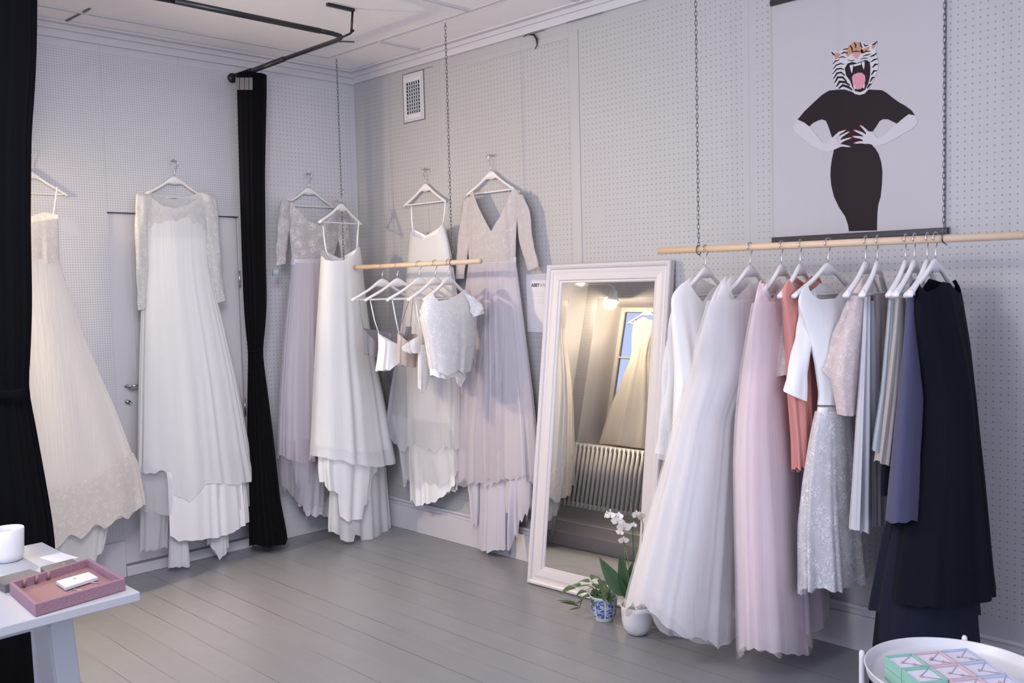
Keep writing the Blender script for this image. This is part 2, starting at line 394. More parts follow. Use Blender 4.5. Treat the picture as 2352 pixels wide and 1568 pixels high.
# back wall round the door opening
DX0, DX1, DZ = -1.637, -0.875, 1.99
struct(MB().box((-3.4, 0, 0), (DX0, 0.12, HC)).box((DX1, 0, 0), (0, 0.12, HC)).box((DX0, 0, DZ), (DX1, 0.12, HC)).box((DX0, 0, 0), (DX1, .12, .055)).build('wall_back', M['pegA'], smooth=False))
dm = MB().box((DX0+.004, 0.012, .062), (DX1-.004, 0.055, DZ-.008))
door = struct(dm.build('door_1', M['paint'], smooth=False, bevel=.002))
pm = MB()
for (a, b_, c, d) in ((DX0+.12, .26, DX1-.12, .78), (DX0+.12, .98, DX1-.12, 1.84)):
    for (x0, z0, x1, z1) in ((a, b_, c, b_+.02), (a, d-.02, c, d), (a, b_+.02, a+.02, d-.02), (c-.02, b_+.02, c, d-.02)): pm.box((x0, .006, z0), (x1, .013, z1))
pm.build('door_panel_moulding', M['paint'], door, smooth=False)
hm = MB().tube([(-1.575, .012, 1.045), (-1.575, -.035, 1.045)], .009).tube([(-1.575, -.035, 1.045), (-1.55, -.04, 1.047), (-1.50, -.04, 1.05), (-1.455, -.038, 1.048)], [.009, .008, .007, .006])
hm.lathe([(0.0, 0), (.02, 0), (.02, .004), (0, .004)], (-1.575, -.0, 1.045), 16)
ho = hm.build('door_handle', M['chrome'], door)
MB().tube([(-1.578, .012, .958), (-1.578, -.006, .958)], [(.011, .016), (.009, .014)], 12).tube([(-1.578, -.006, .96), (-1.578, -.02, .955), (-1.565, -.024, .953)], .003, 6).build('keyhole_plate', M['chrome'], door)
hg = MB()
for z in (1.62, .85): hg.tube([(DX1-.004, -.004, z-.05), (DX1-.004, -.004, z+.05)], .006, 8)
hg.build('hinge', M['chrome'], door)
# thin dark lining line over the door head, threshold
struct(MB().box((DX0-.004, -.004, DZ-.006), (DX1+.004, .004, DZ)).build('trim_door_head', M['black_metal'], smooth=False))
struct(MB().box((DX0, -.02, 0), (DX1, .012, .055)).build('trim_door_sill', M['paint'], smooth=False, bevel=.004))
struct(MB().box((-1.85, -.018, 0), (DX0-.002, 0, .20)).build('baseboard_back_plinth', M['paint'], smooth=False, bevel=.003))
struct(MB().box((DX1+.012, -.018, 0), (0, 0, .16)).box((DX1+.012, -.012, .16), (0, 0, .175)).build('baseboard_back', M['paint'], smooth=False, bevel=.003))
struct(MB().box((-3.0, -.018, 0), (-1.852, 0, .20)).build('baseboard_back_left', M['paint'], smooth=False, bevel=.003))
struct(MB().box((-.02, -6.6, 0), (0, -.0, .15)).box((-.013, -6.6, .15), (0, 0, .185)).box((-.024, -6.6, .178), (0, 0, .192)).build('baseboard_right', M['paint'], smooth=False, bevel=.003))
# cornice on both visible walls, ceiling battens
struct(MB().box((-.02, -6.6, 2.877), (0, 0, HC)).box((-.035, -6.6, 2.915), (0, 0, HC)).box((-.07, -6.6, 2.938), (0, 0, HC)).build('trim_1', M['paint'], smooth=False, bevel=.004))
struct(MB().box((-3.4, -.02, 2.872), (0, 0, HC)).box((-3.4, -.04, 2.91), (0, 0, HC)).box((-3.4, -.075, 2.936), (0, 0, HC)).build('trim_2', M['paint'], smooth=False, bevel=.004))
bt = MB()
for (x0, x1, y) in ((-3.4, -.36, -.27), (-.36, -.07, -.76), (-.70, -.36, -1.53), (-3.4, -.8, -2.3), (-.36, -.07, -2.0)):
    bt.box((x0, y-.012, HC-.008), (x1, y+.012, HC))
bt.box((-.372, -5, HC-.004), (-.352, -.27, HC))
struct(bt.build('trim_3', M['paint'], smooth=False, bevel=.002))
MB().hexa([(-1.83, -.05, HC-.006), (-1.82, -.05, HC-.006), (-1.81, -.36, HC-.006), (-1.82, -.36, HC-.006), (-1.83, -.05, HC), (-1.82, -.05, HC), (-1.81, -.36, HC), (-1.82, -.36, HC)]).build('trim_4', M['tape'], smooth=False)['kind'] = 'structure'
# joint strip of the pegboards on the right wall, loose cable at the cornice
struct(MB().box((-.004, -1.94, .2), (0, -1.885, 2.83)).box((-.004, -1.885, 2.80), (0, -1.1, 2.83)).build('trim_5', M['strip'], smooth=False, bevel=.001))
gp = MB().box((-.0215, -2.12, 2.872), (-.0195, -1.88, 2.876)).box((-.0215, -1.72, 2.868), (-.0195, -1.60, 2.873)).box((-.002, -.80, 2.85), (0, -.56, 2.853))
gp.build('trim_6', M['tape'], smooth=False)['kind'] = 'structure'
a = on(1205, 82, 0, -.012); c = []
for (x, y) in ((1202, 84), (1212, 79), (1226, 80), (1233, 90), (1233, 104), (1229, 113)): c.append(on(x, y, 0, -.012))
cb = MB().tube(c, [.002, .003, .005, .006, .003, .002], 8).build('cable_loop', M['black_metal']); tag(cb, 'short dark cable loop poking out under the cornice', 'cable')
# left alcove wall with the window bay seen in the mirror
XC = -2.78
wl = MB().box((XC-.12, -1.2, 0), (XC, .0, .86)).box((XC-.12, -.12, .86), (XC, 0, 2.12)).box((XC-.12, -1.2, .86), (XC, -1.12, 2.12)).box((XC-.12, -1.2, 2.12), (XC, 0, HC))
wl.box((-5.3, -1.32, 0), (XC, -1.2, HC))
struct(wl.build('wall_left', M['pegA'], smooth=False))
wf = MB()
for (y0, z0, y1, z1) in ((-1.12, .86, -1.08, 2.12), (-.16, .86, -.12, 2.12), (-1.12, .86, -.12, .9), (-1.12, 2.08, -.12, 2.12), (-.60, .86, -.575, 2.12), (-1.12, 1.26, -.12, 1.275), (-1.12, 1.66, -.12, 1.675)):
    e_ = .0015*(y1-y0 > .1); wf.box((XC-.42-e_, y0, z0), (XC-.38+e_, y1, z1))
wf.box((XC-.38, -1.14, .84), (XC+.02, -.10, .86))
w1 = struct(wf.build('window_1', M['white'], smooth=False, bevel=.002))
MB().box((XC-.405, -1.12, .86), (XC-.4, -.12, 2.12)).build('pane', M['glass'], w1, smooth=False)
wr = MB().box((XC-.44, -.12, .84), (XC-.12, -.0, 2.14)).box((XC-.44, -1.2, .84), (XC-.12, -1.12, 2.14)).box((XC-.44, -1.2, 2.12), (XC-.12, 0, 2.2))
struct(wr.build('wall_window_reveal', M['paint'], smooth=False))
struct(MB().box((XC, -1.2, 0), (XC+.1, 0, .11)).box((XC, -1.2, .11), (XC+.04, 0, .2)).build('baseboard_left', M['paint'], smooth=False, bevel=.004))
# far walls of the shop behind the photographer, with the shop windows
def wall_window(name, axis, c, a0, a1, z0, z1, lo, hi, wn):
    wb = MB()
    def bx(p0, p1, q0, q1):
        if axis == 0: wb.box((c-.1, p0, q0), (c, p1, q1))
        else: wb.box((p0, c-.1, q0), (p1, c, q1))
    bx(lo, a0, 0, HC); bx(a1, hi, 0, HC); bx(a0, a1, 0, z0); bx(a0, a1, z1, HC)
    struct(wb.build(name, M['paint'], smooth=False))
    fb = MB(); n = 3
    for i in range(n+1):
        p = a0+(a1-a0)*i/n
        if axis == 0: fb.box((c-.07, p-.03, z0), (c-.02, p+.03, z1))
        else: fb.box((p-.03, c-.07, z0), (p+.03, c-.02, z1))
    for z in (z0, z1-.05):
        if axis == 0: fb.box((c-.07, a0, z), (c-.02, a1, z+.05))
        else: fb.box((a0, c-.07, z), (a1, c-.02, z+.05))
    struct(fb.build(wn, M['white'], smooth=False))


wall_window('wall_street', 0, -5.2, -3.95, -1.6, .6, 2.5, -6.7, -1.2, 'window_2')
wall_window('wall_front', 1, -6.6, -4.4, -1.6, .6, 2.5, -5.3, .1, 'window_3')
# ------------------------------------------------------------------ cloth builders
def interp(xs, ys, x): return np.interp(x, xs, ys)


def smooth_arr(a, k):
    for _ in range(k):
        b_ = a.copy(); b_[1:-1] = (a[:-2]+2*a[1:-1]+a[2:])/4; a = b_
    return a


class Frame:
    """vertical plane through a hanging point, facing the observer; turns surveyed outlines into metres"""
    def __init__(s, A, yaw, wall=False):
        s.wall = wall
        s.A = np.array([A[0], A[1], 0.0]); d = s.A-np.array([CAM[0], CAM[1], 0]); d /= np.linalg.norm(d); s.d = d
        s.e = np.array([d[1], -d[0], 0.0]); s.u = np.array([math.cos(yaw), math.sin(yaw), 0.0]); s.n = np.array([-s.u[1], s.u[0], 0.0])
        if s.n@s.d < 0: s.n = -s.n
        if s.u@s.e < 0: s.u = -s.u

    def hit(s, px, py):
        r = ray(px, py); return CAM+r*(((s.A-CAM)@s.n)/(r@s.n))

    def sz(s, px, py):
        r = ray(px, py); t = ((s.A-CAM)@s.d)/(r@s.d); p = CAM+r*t
        return float((p-s.A)@s.e), float(p[2])

    def pt(s, px, py, off=0.0):
        if s.wall: return s.hit(px, py)+s.d*off
        r = ray(px, py); t = ((s.A-CAM)@s.d+off)/(r@s.d); return CAM+r*t


def drape(name, mat, parent, fr, rows, top=None, topb=None, hem=None, ratio=0.35, folds=9, amp=(0.004, 0.03), ripple=0.012, seed=1, mc=200, mr=56, off=0.0, grow=0.0, power=1.3, hemb=None, close_top=False, twist=0.0):
    """hanging cloth tube. rows: (y, left, right[, ratio]) from top to bottom; top/hem: edge lines seen from the front"""
    R = np.random.RandomState(seed)
    zc = []
    for r in rows:
        y, l, rt = r[:3]; q = r[3] if len(r) > 3 else ratio
        s0, z0 = fr.sz(l, y); s1, z1 = fr.sz(rt, y)
        if fr.wall:
            P = fr.hit((l+rt)/2, y); k = ((P-CAM)@fr.d)/((fr.A-CAM)@fr.d)
            zc.append((P[2], float((P-fr.A)@fr.u), (s1-s0)/2*k, q))
        else: zc.append(((z0+z1)/2, (s0+s1)/2, (s1-s0)/2, q))
    zc.sort(); zc = np.array(zc)
    zs = np.linspace(zc[0, 0], zc[-1, 0], 160)
    cs, ws, qs = [smooth_arr(interp(zc[:, 0], zc[:, k], zs), 14) for k in (1, 2, 3)]
    C_ = lambda z: interp(zs, cs, z)
    W_ = lambda z: interp(zs, ws, z)+grow
    Q_ = lambda z: interp(zs, qs, z)
    ue, ne = fr.u@fr.e, fr.n@fr.e

    def edge(line, default):
        if line is None: return lambda s: np.full_like(s, default)
        L_ = []
        for (x, y) in line:
            if fr.wall:
                P = fr.hit(x, y); L_.append((((P-fr.A)@fr.u-C_(P[2]))*(fr.u@fr.e)/max(W_(P[2]), .01), P[2])); continue
            s0, z0 = fr.sz(x, y); L_.append(((s0-C_(z0))/max(W_(z0), .01), z0))
        L_.sort(); L_ = np.array(L_); return lambda s: interp(L_[:, 0], L_[:, 1], s)
    tf = edge(top, zc[-1, 0]); tb = edge(topb if topb else top, zc[-1, 0]); hf = edge(hem, zc[0, 0]); hb = edge(hemb if hemb else hem, zc[0, 0])
    th = np.linspace(0, 2*PI, mc, endpoint=False)
    # parametrise about the ellipse with local half axes ratio q; screen position s' of the column
    q0 = float(np.mean(qs)); A0 = 1/math.sqrt(ue*ue+q0*q0*ne*ne)
    sp = (np.cos(th)*ue+np.sin(th)*q0*ne)*A0
    dep = np.cos(th)*(fr.u@fr.d)+np.sin(th)*q0*(fr.n@fr.d); front = dep < 0
    # which side of the silhouette
    ph0 = math.atan2(q0*ne, ue); front = np.sin(th-ph0)*np.sign(1) < 0 if (math.sin(ph0+PI/2)*q0*(fr.n@fr.d)+math.cos(ph0+PI/2)*(fr.u@fr.d)) > 0 else np.sin(th-ph0) > 0
    zt = np.where(front, tf(sp), tb(sp)); zb = np.where(front, hf(sp), hb(sp))
    ks = [folds*.55, folds, folds*1.55, folds*2.3]; cw = [.35, 1.0, .45, .2]; ph = R.uniform(0, 6.28, 4)
    ks = [max(2, round(k)) for k in ks]
    wp = R.uniform(0, 6.28, 6)
    tw = th+0.34*np.sin(2*th+wp[0])+0.20*np.sin(3*th+wp[1])+0.11*np.sin(7*th+wp[2])
    F = sum(c*np.sin(k*tw+p) for k, c, p in zip(ks, cw, ph)); F = F/1.2
    env = 0.62+0.38*np.sin(3*th+wp[3])*np.sin(5*th+wp[4]); F = F*env
    # the near side of the cloth stands closer to the observer than the surveyed plane: correct its hem height
    Wd = W_(zb); qh = Q_(zb); ah = Wd/np.sqrt(ue*ue+qh*qh*ne*ne)
    dof = (ah*np.cos(th)*(fr.u@fr.d)+ah*qh*np.sin(th)*(fr.n@fr.d))+off; Dd = float((fr.A-CAM)@fr.d)
    zb = np.where(front, CAM[2]-(CAM[2]-zb)*(1+np.minimum(dof, 0)/Dd), zb)
    zb = zb - ripple*0.7*F + ripple*0.6*np.sin(2*tw+wp[5])+ripple*.35*np.sin(th*folds*2.3+1)
    V = []
    T = np.linspace(0, 1, mr)
    zmax, zmin = zc[-1, 0], zc[0, 0]
    for t in T:
        z = zt+(zb-zt)*t
        Wd = W_(z); q = Q_(z); a = Wd/np.sqrt(ue*ue+q*q*ne*ne); b_ = a*q
        tt = np.clip((zmax-z)/(zmax-zmin+1e-6), 0, 1)
        am = amp[0]+(amp[1]-amp[0])*tt**power
        Fz = F*(.75+.25*np.sin(3*th+wp[1]+tt*4))+0.3*np.sin(tw*ks[2]+ph[2]+tt*1.6)*tt+.3*np.sin(tw*3+wp[0]+tt*2.2)*tt
        nx, ny = np.cos(th)*b_, np.sin(th)*a; ln = np.sqrt(nx*nx+ny*ny)+1e-9
        dx = a*np.cos(th)+nx/ln*am*Fz; dy = b_*np.sin(th)+ny/ln*am*Fz*np.clip(.4+q*1.6, 0, 1)
        P = fr.A[None, :]+(fr.u if fr.wall else fr.e)[None, :]*C_(z)[:, None]+fr.u[None, :]*dx[:, None]+fr.n[None, :]*dy[:, None]+fr.d[None, :]*off
        P[:, 2] = z; V.append(P)
    V = np.concatenate(V)
    Fs = [(i*mc+j, i*mc+(j+1) % mc, (i+1)*mc+(j+1) % mc, (i+1)*mc+j) for i in range(mr-1) for j in range(mc)]
    return mesh(name, V, Fs, mat, parent)


def sleeve(name, mat, parent, fr, pts, ratio=0.5, off=0.0, seed=3, wr=0.004, n=28):
    """pts: (xleft,yleft,xright,yright) stations from shoulder to cuff"""
    R = np.random.RandomState(seed); st = []
    for (a, b_, c, d) in pts:
        p, q = fr.pt(a, b_, off), fr.pt(c, d, off); st.append(np.concatenate([(p+q)/2, (q-p)/2]))
    st = np.array(st); k = len(st); tt = np.linspace(0, k-1, 26); S = np.stack([np.interp(tt, range(k), st[:, i]) for i in range(6)], 1)
    for i in range(6): S[:, i] = smooth_arr(S[:, i], 3)
    V = []; p1 = R.uniform(0, 6, 3)
    for i in range(26):
        c, h = S[i, :3], S[i, 3:]; w_ = np.linalg.norm(h); h = h/w_
        for j in range(n):
            t = 2*PI*j/n; k_ = 1+wr/w_*(math.sin(3*t+p1[0]+i*.35)+.7*math.sin(5*t+p1[1]-i*.5)); V.append(c+h*math.cos(t)*w_*k_+fr.d*math.sin(t)*w_*ratio*k_)
    F = [(i*n+j, i*n+(j+1) % n, (i+1)*n+(j+1) % n, (i+1)*n+j) for i in range(25) for j in range(n)]
    F.append(tuple(range(n)))
    return mesh(name, V, F, mat, parent)


def strap(name, mat, parent, fr, pts, wd=.005, off=0.0):
    wd = wd*.65
    P = [fr.pt(x, y, off) for x, y in pts]; m_ = MB().tube(P, [(wd, .0015)]*len(P), 8, flat=tuple(fr.e)); return m_.build(name, mat, parent)


def collar_strip(name, mat, parent, fr, pts, wd=.006, off=0.0):
    P = [fr.pt(x, y, off) for x, y in pts]; return MB().tube(P, wd, 8).build(name, mat, parent)


def garment(name, A, label, cat, group=None):
    o = thing(name, (A[0], A[1], 0.0), label, cat, group); return o


# ------------------------------------------------------------------ hangers
def hanger_parts(root):
    # local: x along the arms, z up, 0 = inside top of hook
    hk = []
    for i in range(15):
        t = math.radians(200-i*(200+55)/14) if True else 0
        hk.append((-.0+.021*math.cos(t), 0, -.018+.021*math.sin(t)))
    hk += [(.004, 0, -.052), (0, 0, -.07), (0, 0, -.095)]
    mb = MB().tube(hk, .0021, 8); h = mb.build('hook', M['chrome'], root, world=False)
    arm = MB(); top = []; bot = []; xs = np.linspace(-.19, .19, 41)
    for x in xs:
        ax = abs(x)
        zt = -.088-.0*ax if ax < .022 else -.088-(ax-.022)**0.92*.56
        zt = -.088-.085*(1-math.exp(-(ax/.05)**1.6))*(0.35+.65*ax/.19)-.03*(ax/.19)**2
        th_ = .0135+.034*math.exp(-(ax/.034)**2)
        y = .012*(ax/.19)**2
        top.append((x, y, zt)); bot.append((x, y, zt-th_))
    V = []; n = len(xs)
    for i in range(n):
        ax = abs(xs[i])/.19; d = .0065+.006*ax
        t, b_ = top[i], bot[i]; e = .35*(t[2]-b_[2])
        V += [(t[0], t[1]-d*.7, t[2]), (t[0], t[1]+d*.7, t[2]), (t[0], t[1]+d, t[2]-e), (b_[0], b_[1]+d*.8, b_[2]), (b_[0], b_[1]-d*.8, b_[2]), (t[0], t[1]-d, t[2]-e)]
    F = [(i*6+j, i*6+(j+1) % 6, (i+1)*6+(j+1) % 6, (i+1)*6+j) for i in range(n-1) for j in range(6)]+[(5, 4, 3, 2, 1, 0), tuple((n-1)*6+j for j in range(6))]
    arm.add(V, F); arm.build('shoulder_arms', M['hanger'], root, world=False)
    br = MB().tube([(-.176, .009, -.200), (-.16, .009, -.206), (.16, .009, -.206), (.176, .009, -.200)], .0048, 8)
    for sx in (-1, 1): br.tube([(sx*.177, .01, -.192), (sx*.175, .009, -.204)], .005, 8)
    br.build('trouser_bar', M['hanger'], root, world=False)


HPROTO = None


def hanger(p, yaw, label, group='white wooden hangers'):
    global HPROTO
    if HPROTO is None:
        r = thing('clothes_hanger', p, label, 'clothes hanger', group, yaw); hanger_parts(r); HPROTO = r; return r
    r = HPROTO.copy(); COL.objects.link(r); r.location = Vector(p); r.rotation_euler = (0, 0, yaw); r['label'] = label; r['group'] = group
    for ch in HPROTO.children:
        c = ch.copy(); COL.objects.link(c); c.parent = r
    return r


def nail(p, ax, label):
    q = np.array(p, float); d = np.array([0, 1, 0]) if ax == 1 else np.array([1, 0, 0])
    e = q.copy(); e[ax] = -.0005
    o = MB().tube([e, e-d*.05, e-d*.055+np.array([0, 0, .012])], .0025, 6).build('wall_hook', M['chrome']); tag(o, label, 'wall hook', 'thin metal pegboard hooks')
# ------------------------------------------------------------------ rails and chains
ZR = 1.672; RX = -.36
def chain(p0, p1, label, tail=None, extra=None):
    p0 = np.array(p0, float); p1 = np.array(p1, float); Lk = np.linalg.norm(p1-p0); n = int(Lk/.0186); mb = MB()
    for i in range(n):
        c = p0+(p1-p0)*((i+.5)/n); yaw = (i % 2)*PI/2+.6+.15*math.sin(i*.7)
        h = np.array([math.cos(yaw), math.sin(yaw), 0]); P = []
        for k in range(10):
            t = 2*PI*k/10; P.append(c+h*math.cos(t)*.0052+np.array([0, 0, 1])*(math.sin(t)*.0105+(.0028 if math.sin(t) > 0 else -.0028)))
        mb.tube(P, .0013, 5, closed=True)
    # loop round the rail
    P = [np.array([p1[0]+.019*math.cos(t), p1[1], ZR+.019*math.sin(t)]) for t in np.linspace(0, 2*PI, 14, endpoint=False)]
    mb.tube(P, .0022, 6, closed=True)
    mb.tube([(p1[0], p1[1], ZR-.019), (p1[0]-.004, p1[1]-.012, ZR-.026)], .002, 6)
    o = mb.build('hanging_chain', M['chain']); tag(o, label, 'chain', 'thin chains hanging from the ceiling')
    MB().tube([p0+np.array([0, 0, HC-p0[2]+.001]), p0+np.array([0, 0, .0])], .0035, 8).tube([p0+np.array([.006*math.cos(t), .0, .004+.006*math.sin(t)]) for t in np.linspace(0, 5, 9)], .0015, 6).build('ceiling_hook', M['white'], o)
    return o


chain((RX, -.335, HC-.02), (RX, -.335, ZR+.012), 'dark thin chain nearest the room corner, passing behind the white slip dress hanger')
chain((RX, -1.332, HC-.02), (RX, -1.332, ZR+.012), 'dark thin chain holding up the short rail beside its pale free end')
chain((RX, -2.886, HC-.02), (RX, -2.886, ZR+.012), 'dark thin chain on the long rail, first one after the white mirror')
chain((RX, -3.874, HC-.02), (RX, -3.874, ZR+.012), 'dark thin chain running down in front of the poster edge')
tag(MB().tube([(RX, -.22, ZR), (RX, -1.555, ZR)], .0135, 20).build('clothes_rail', M['wood']), 'short round pale wooden rail carrying five small bridal tops', 'clothes rail', 'wooden dowel rails hung on chains')
tag(MB().tube([(RX, -2.683, ZR+.004), (RX, -4.125, ZR-.006)], .0138, 20).build('clothes_rail', M['wood']), 'long round pale wooden rail above the coloured and black dresses', 'clothes rail', 'wooden dowel rails hung on chains')

# ------------------------------------------------------------------ curtain rail and curtains
ZC = 2.80; YB = -1.19; XB = -.885
cr = thing('curtain_rail', (XB, YB, ZC), 'black bent metal curtain rail with corner brace under the ceiling', 'curtain rail')
MB().tube([(XB+.015, -.01, ZC), (XB, -.6, ZC)], .014, 14).build('rod', M['black_metal'], cr)
MB().tube([(XB, -.55, ZC), (XB, YB+.10, ZC), (XB-.01, YB+.045, ZC), (XB-.035, YB+.012, ZC), (XB-.09, YB, ZC), (XB-.2, YB-.002, ZC)], .0115, 14).build('corner_bend', M['black_metal'], cr)
MB().tube([(XB-.16, YB, ZC), (XB-.9, YB-.005, ZC)], .0135, 14).tube([(XB-.85, YB-.005, ZC), (-2.9, YB+.06, ZC)], .0115, 14).build('rod', M['black_metal'], cr)
MB().tube([(XB-.01, YB+.03, ZC+.002), (XB+.035, YB+.03, ZC+.025), (XB+.055, YB+.02, ZC+.045)], .0055, 8).tube([(XB+.045, YB+.03, ZC+.03), (XB+.052, YB+.02, HC-.004)], .006, 8).build('ceiling_bracket', M['black_metal'], cr)
MB().box((XB-.10, YB+.01, HC-.014), (XB+.058, YB+.03, HC)).build('bracket_plate', M['black_metal'], cr, smooth=False)
MB().tube([(XB-.045, YB+.06, ZC-.02), (XB+.0, YB+.03, ZC-.018), (XB+.04, YB-.0, ZC-.02)], .0035, 6).build('wing_screw', M['black_metal'], cr)
for i in range(7):
    y = -.05-i*.03; MB().tube([np.array([XB+.013+.021*math.cos(t), y, ZC-.004+.021*math.sin(t)]) for t in np.linspace(0, 2*PI, 14, endpoint=False)], .003, 6, closed=True).build('curtain_ring', M['black_metal'], cr)
MB().tube([(XB+.012, -.0, ZC), (XB+.012, -.018, ZC)], .028, 16).build('wall_flange', M['black_metal'], cr)

fr = Frame((-.868, -.16), .25)
cu = thing('curtain', (-.868, -.16, 0), 'black curtain tied in the middle, hanging by the door and the lilac dress', 'curtain', 'black changing room curtains')
rows = [(172, 547, 613), (205, 547, 613), (400, 552, 608), (600, 558, 609), (700, 562, 611), (770, 568, 605), (806, 573, 599), (845, 572, 604), (950, 571, 618), (1050, 572, 630), (1150, 575, 641), (1215, 577, 655), (1252, 578, 660)]
drape('cloth', M['black_cloth'], cu, fr, rows, ratio=.8, folds=7, amp=(.008, .016), ripple=.004, seed=4, hem=[(577, 1252), (612, 1256), (648, 1250), (663, 1225)], mc=160)
P = [fr.pt(x, y, -.045) for x, y in ((572, 806), (586, 808), (600, 803))]; MB().tube(P, .006, 8).build('tieback', M['black_cloth'], cu)
tp = MB()
for k, (x0, x1) in enumerate(((541, 549), (550, 561), (562, 571), (572, 580))):
    a = fr.pt(x0, 178, -.092+.004*(k % 2)); b_ = fr.pt(x1, 178, -.090); c = fr.pt(x1, 206, -.092); d = fr.pt(x0, 206, -.090+.004*(k % 2)); q = fr.d*.006
    tp.hexa([a, b_, b_+q, a+q, d, c, c+q, d+q])
tp.build('header_tape', M['tape'], cu, smooth=False)
for k in range(5):
    a = fr.pt(556+k*11, 176, 0); MB().tube([a, a+np.array([0, 0, .03])], .002, 6).build('curtain_hook', M['black_metal'], cu)
fr = Frame((-2.52, -1.19), .1)
cu = thing('curtain', (-2.52, -1.19, 0), 'wide black curtain gathered by a band, behind the white table', 'curtain', 'black changing room curtains')
rows = [(-60, -105, 83), (100, -105, 81), (200, -105, 76), (300, -105, 68), (500, -100, 66), (700, -95, 70), (830, -85, 66), (900, -80, 60), (950, -85, 72), (1050, -100, 90), (1150, -110, 108), (1250, -115, 124), (1400, -120, 131), (1568, -120, 136), (1655, -120, 138)]
drape('cloth', M['black_cloth'], cu, fr, rows, ratio=.3, folds=13, amp=(.012, .022), ripple=.004, seed=9, mc=220)
P = [fr.pt(x, y, -.075) for x, y in ((-80, 896), (-20, 905), (30, 905), (62, 898))]; MB().tube(P, [(.014, .004)]*4, 8, flat=(0, 0, 1)).build('tieback', M['black_cloth'], cu)

# ------------------------------------------------------------------ gowns on the back wall
# ivory ball gown at the far left
ga = (on(66, 700, 1, -.22)[0], -.22); fr = Frame(ga, 0.0, True)
g = garment('wedding_gown', ga, 'full ivory gown with scalloped lace hem and thin straps beside the wide curtain', 'wedding dress')
drape('bodice', M['ivory_lace'], g, fr, [(492, -4, 134), (540, -3, 137), (600, 2, 138), (640, -8, 150)], top=[(-6, 500), (30, 486), (66, 500), (100, 488), (134, 494)], ratio=.28, folds=5, amp=(.001, .003), ripple=0, seed=2, hem=[(-2, 606), (140, 606)])
drape('bodice_lining', M['ivory'], g, fr, [(500, -2, 132), (540, -1, 135), (600, 4, 136), (640, -6, 148)], top=[(-4, 506), (66, 506), (132, 500)], ratio=.25, folds=5, amp=(.001, .003), ripple=0, seed=2)
rows = [(596, 0, 138), (640, -14, 150), (690, -40, 168), (780, -80, 196), (880, -110, 238), (960, -125, 272), (1040, -140, 302), (1100, -148, 322), (1190, -155, 338)]
hem = [(-160, 1210), (-60, 1235), (60, 1250), (140, 1238), (200, 1212), (260, 1190), (310, 1170), (342, 1150)]
drape('skirt', M['ivory_tulle'], g, fr, rows, ratio=.27, folds=10, amp=(.002, .03), ripple=.014, seed=3, hem=hem, mc=260)
drape('skirt_lining', M['ivory'], g, fr, rows, ratio=.27, folds=10, amp=(.002, .03), ripple=.01, mc=260, seed=3, hem=[(x, y-25) for x, y in hem], grow=-.018)
rows2 = [(1030, -148, 296), (1100, -150, 324), (1190, -157, 341), (1260, -157, 345)]
drape('lace_hem', M['ivory_lace'], g, fr, rows2, ratio=.285, folds=10, amp=(.025, .034), ripple=.02, seed=3, top=[(-150, 1080), (60, 1120), (200, 1090), (300, 1040)], hem=[(-160, 1225), (-60, 1248), (40, 1268), (90, 1240), (130, 1262), (160, 1228), (185, 1236), (215, 1200), (240, 1210), (270, 1180), (300, 1186), (325, 1160), (342, 1150)], grow=.008, mc=300, mr=24)
drape('underskirt', M['white_chiffon'], g, fr, [(1100, -90, 235), (1200, -95, 255), (1300, -90, 240)], ratio=.28, folds=8, amp=(.01, .03), ripple=.03, seed=8, hem=[(-90, 1310), (60, 1330), (180, 1320), (215, 1285), (245, 1240)], grow=0)
for pts in (((131, 431), (127, 462), (123, 494)), ((0, 431), (4, 462), (8, 494))): strap('strap', M['blush'], g, fr, pts, .005, -.02)
hx = on(66, 400, 1, -.03)[0]; hanger((hx, -.022, 2.275), 0.0, 'white hanger carrying the lace hemmed ivory ball gown'); nail((hx, 0, 2.27), 1, 'metal hook behind the hanger of the lace hemmed ball gown')

# long sleeved gown in front of the door
ga = (-1.258, -.135); fr = Frame(ga, 0.0, True)
g = garment('wedding_gown', ga, 'white gown with long sheer lace sleeves hanging in front of the door', 'wedding dress')
rows = [(436, 340, 468, .15), (460, 326, 484), (500, 328, 485), (560, 335, 480), (610, 334, 484), (680, 330, 498), (760, 328, 518), (880, 326, 545), (960, 325, 560), (1040, 324, 574), (1110, 322, 588)]
body = rows[:5]
drape('lace_yoke', M['white_lace_fine'], g, fr, rows[:4], top=[(326, 448), (342, 438), (352, 458), (372, 474), (400, 480), (432, 472), (452, 458), (466, 438), (484, 450)], topb=[(326, 448), (342, 440), (400, 455), (466, 440), (484, 450)], ratio=.24, folds=5, amp=(.001, .002), ripple=0, seed=5, hem=[(330, 545), (480, 545)], grow=-.003)
SW = [(330, 540), (342, 512), (360, 499), (385, 496), (406, 511), (425, 496), (450, 495), (472, 507), (482, 535)]
drape('overskirt', M['white_chiffon'], g, fr, [(480, 338, 476, .24), (500, 337, 477)]+rows[3:], ratio=.27, folds=12, amp=(.001, .018), ripple=.008, seed=6, top=SW, hem=[(322, 1093), (355, 1090), (372, 1084), (396, 1088), (400, 1140), (436, 1154), (470, 1110), (500, 1106), (545, 1108), (588, 1100)], mc=240, mr=70)
drape('middle_skirt', M['white_satin'], g, fr, [(480, 340, 474, .22), (500, 339, 475), (600, 338, 481), (700, 334, 496), (880, 330, 535), (1040, 328, 562), (1200, 326, 578)], ratio=.27, folds=12, amp=(.001, .018), ripple=.006, seed=6, grow=-.012, top=SW, hem=[(326, 1060), (350, 1075), (386, 1090), (390, 1236), (412, 1248), (450, 1240), (500, 1230), (545, 1212), (576, 1190)], mc=240, mr=70)
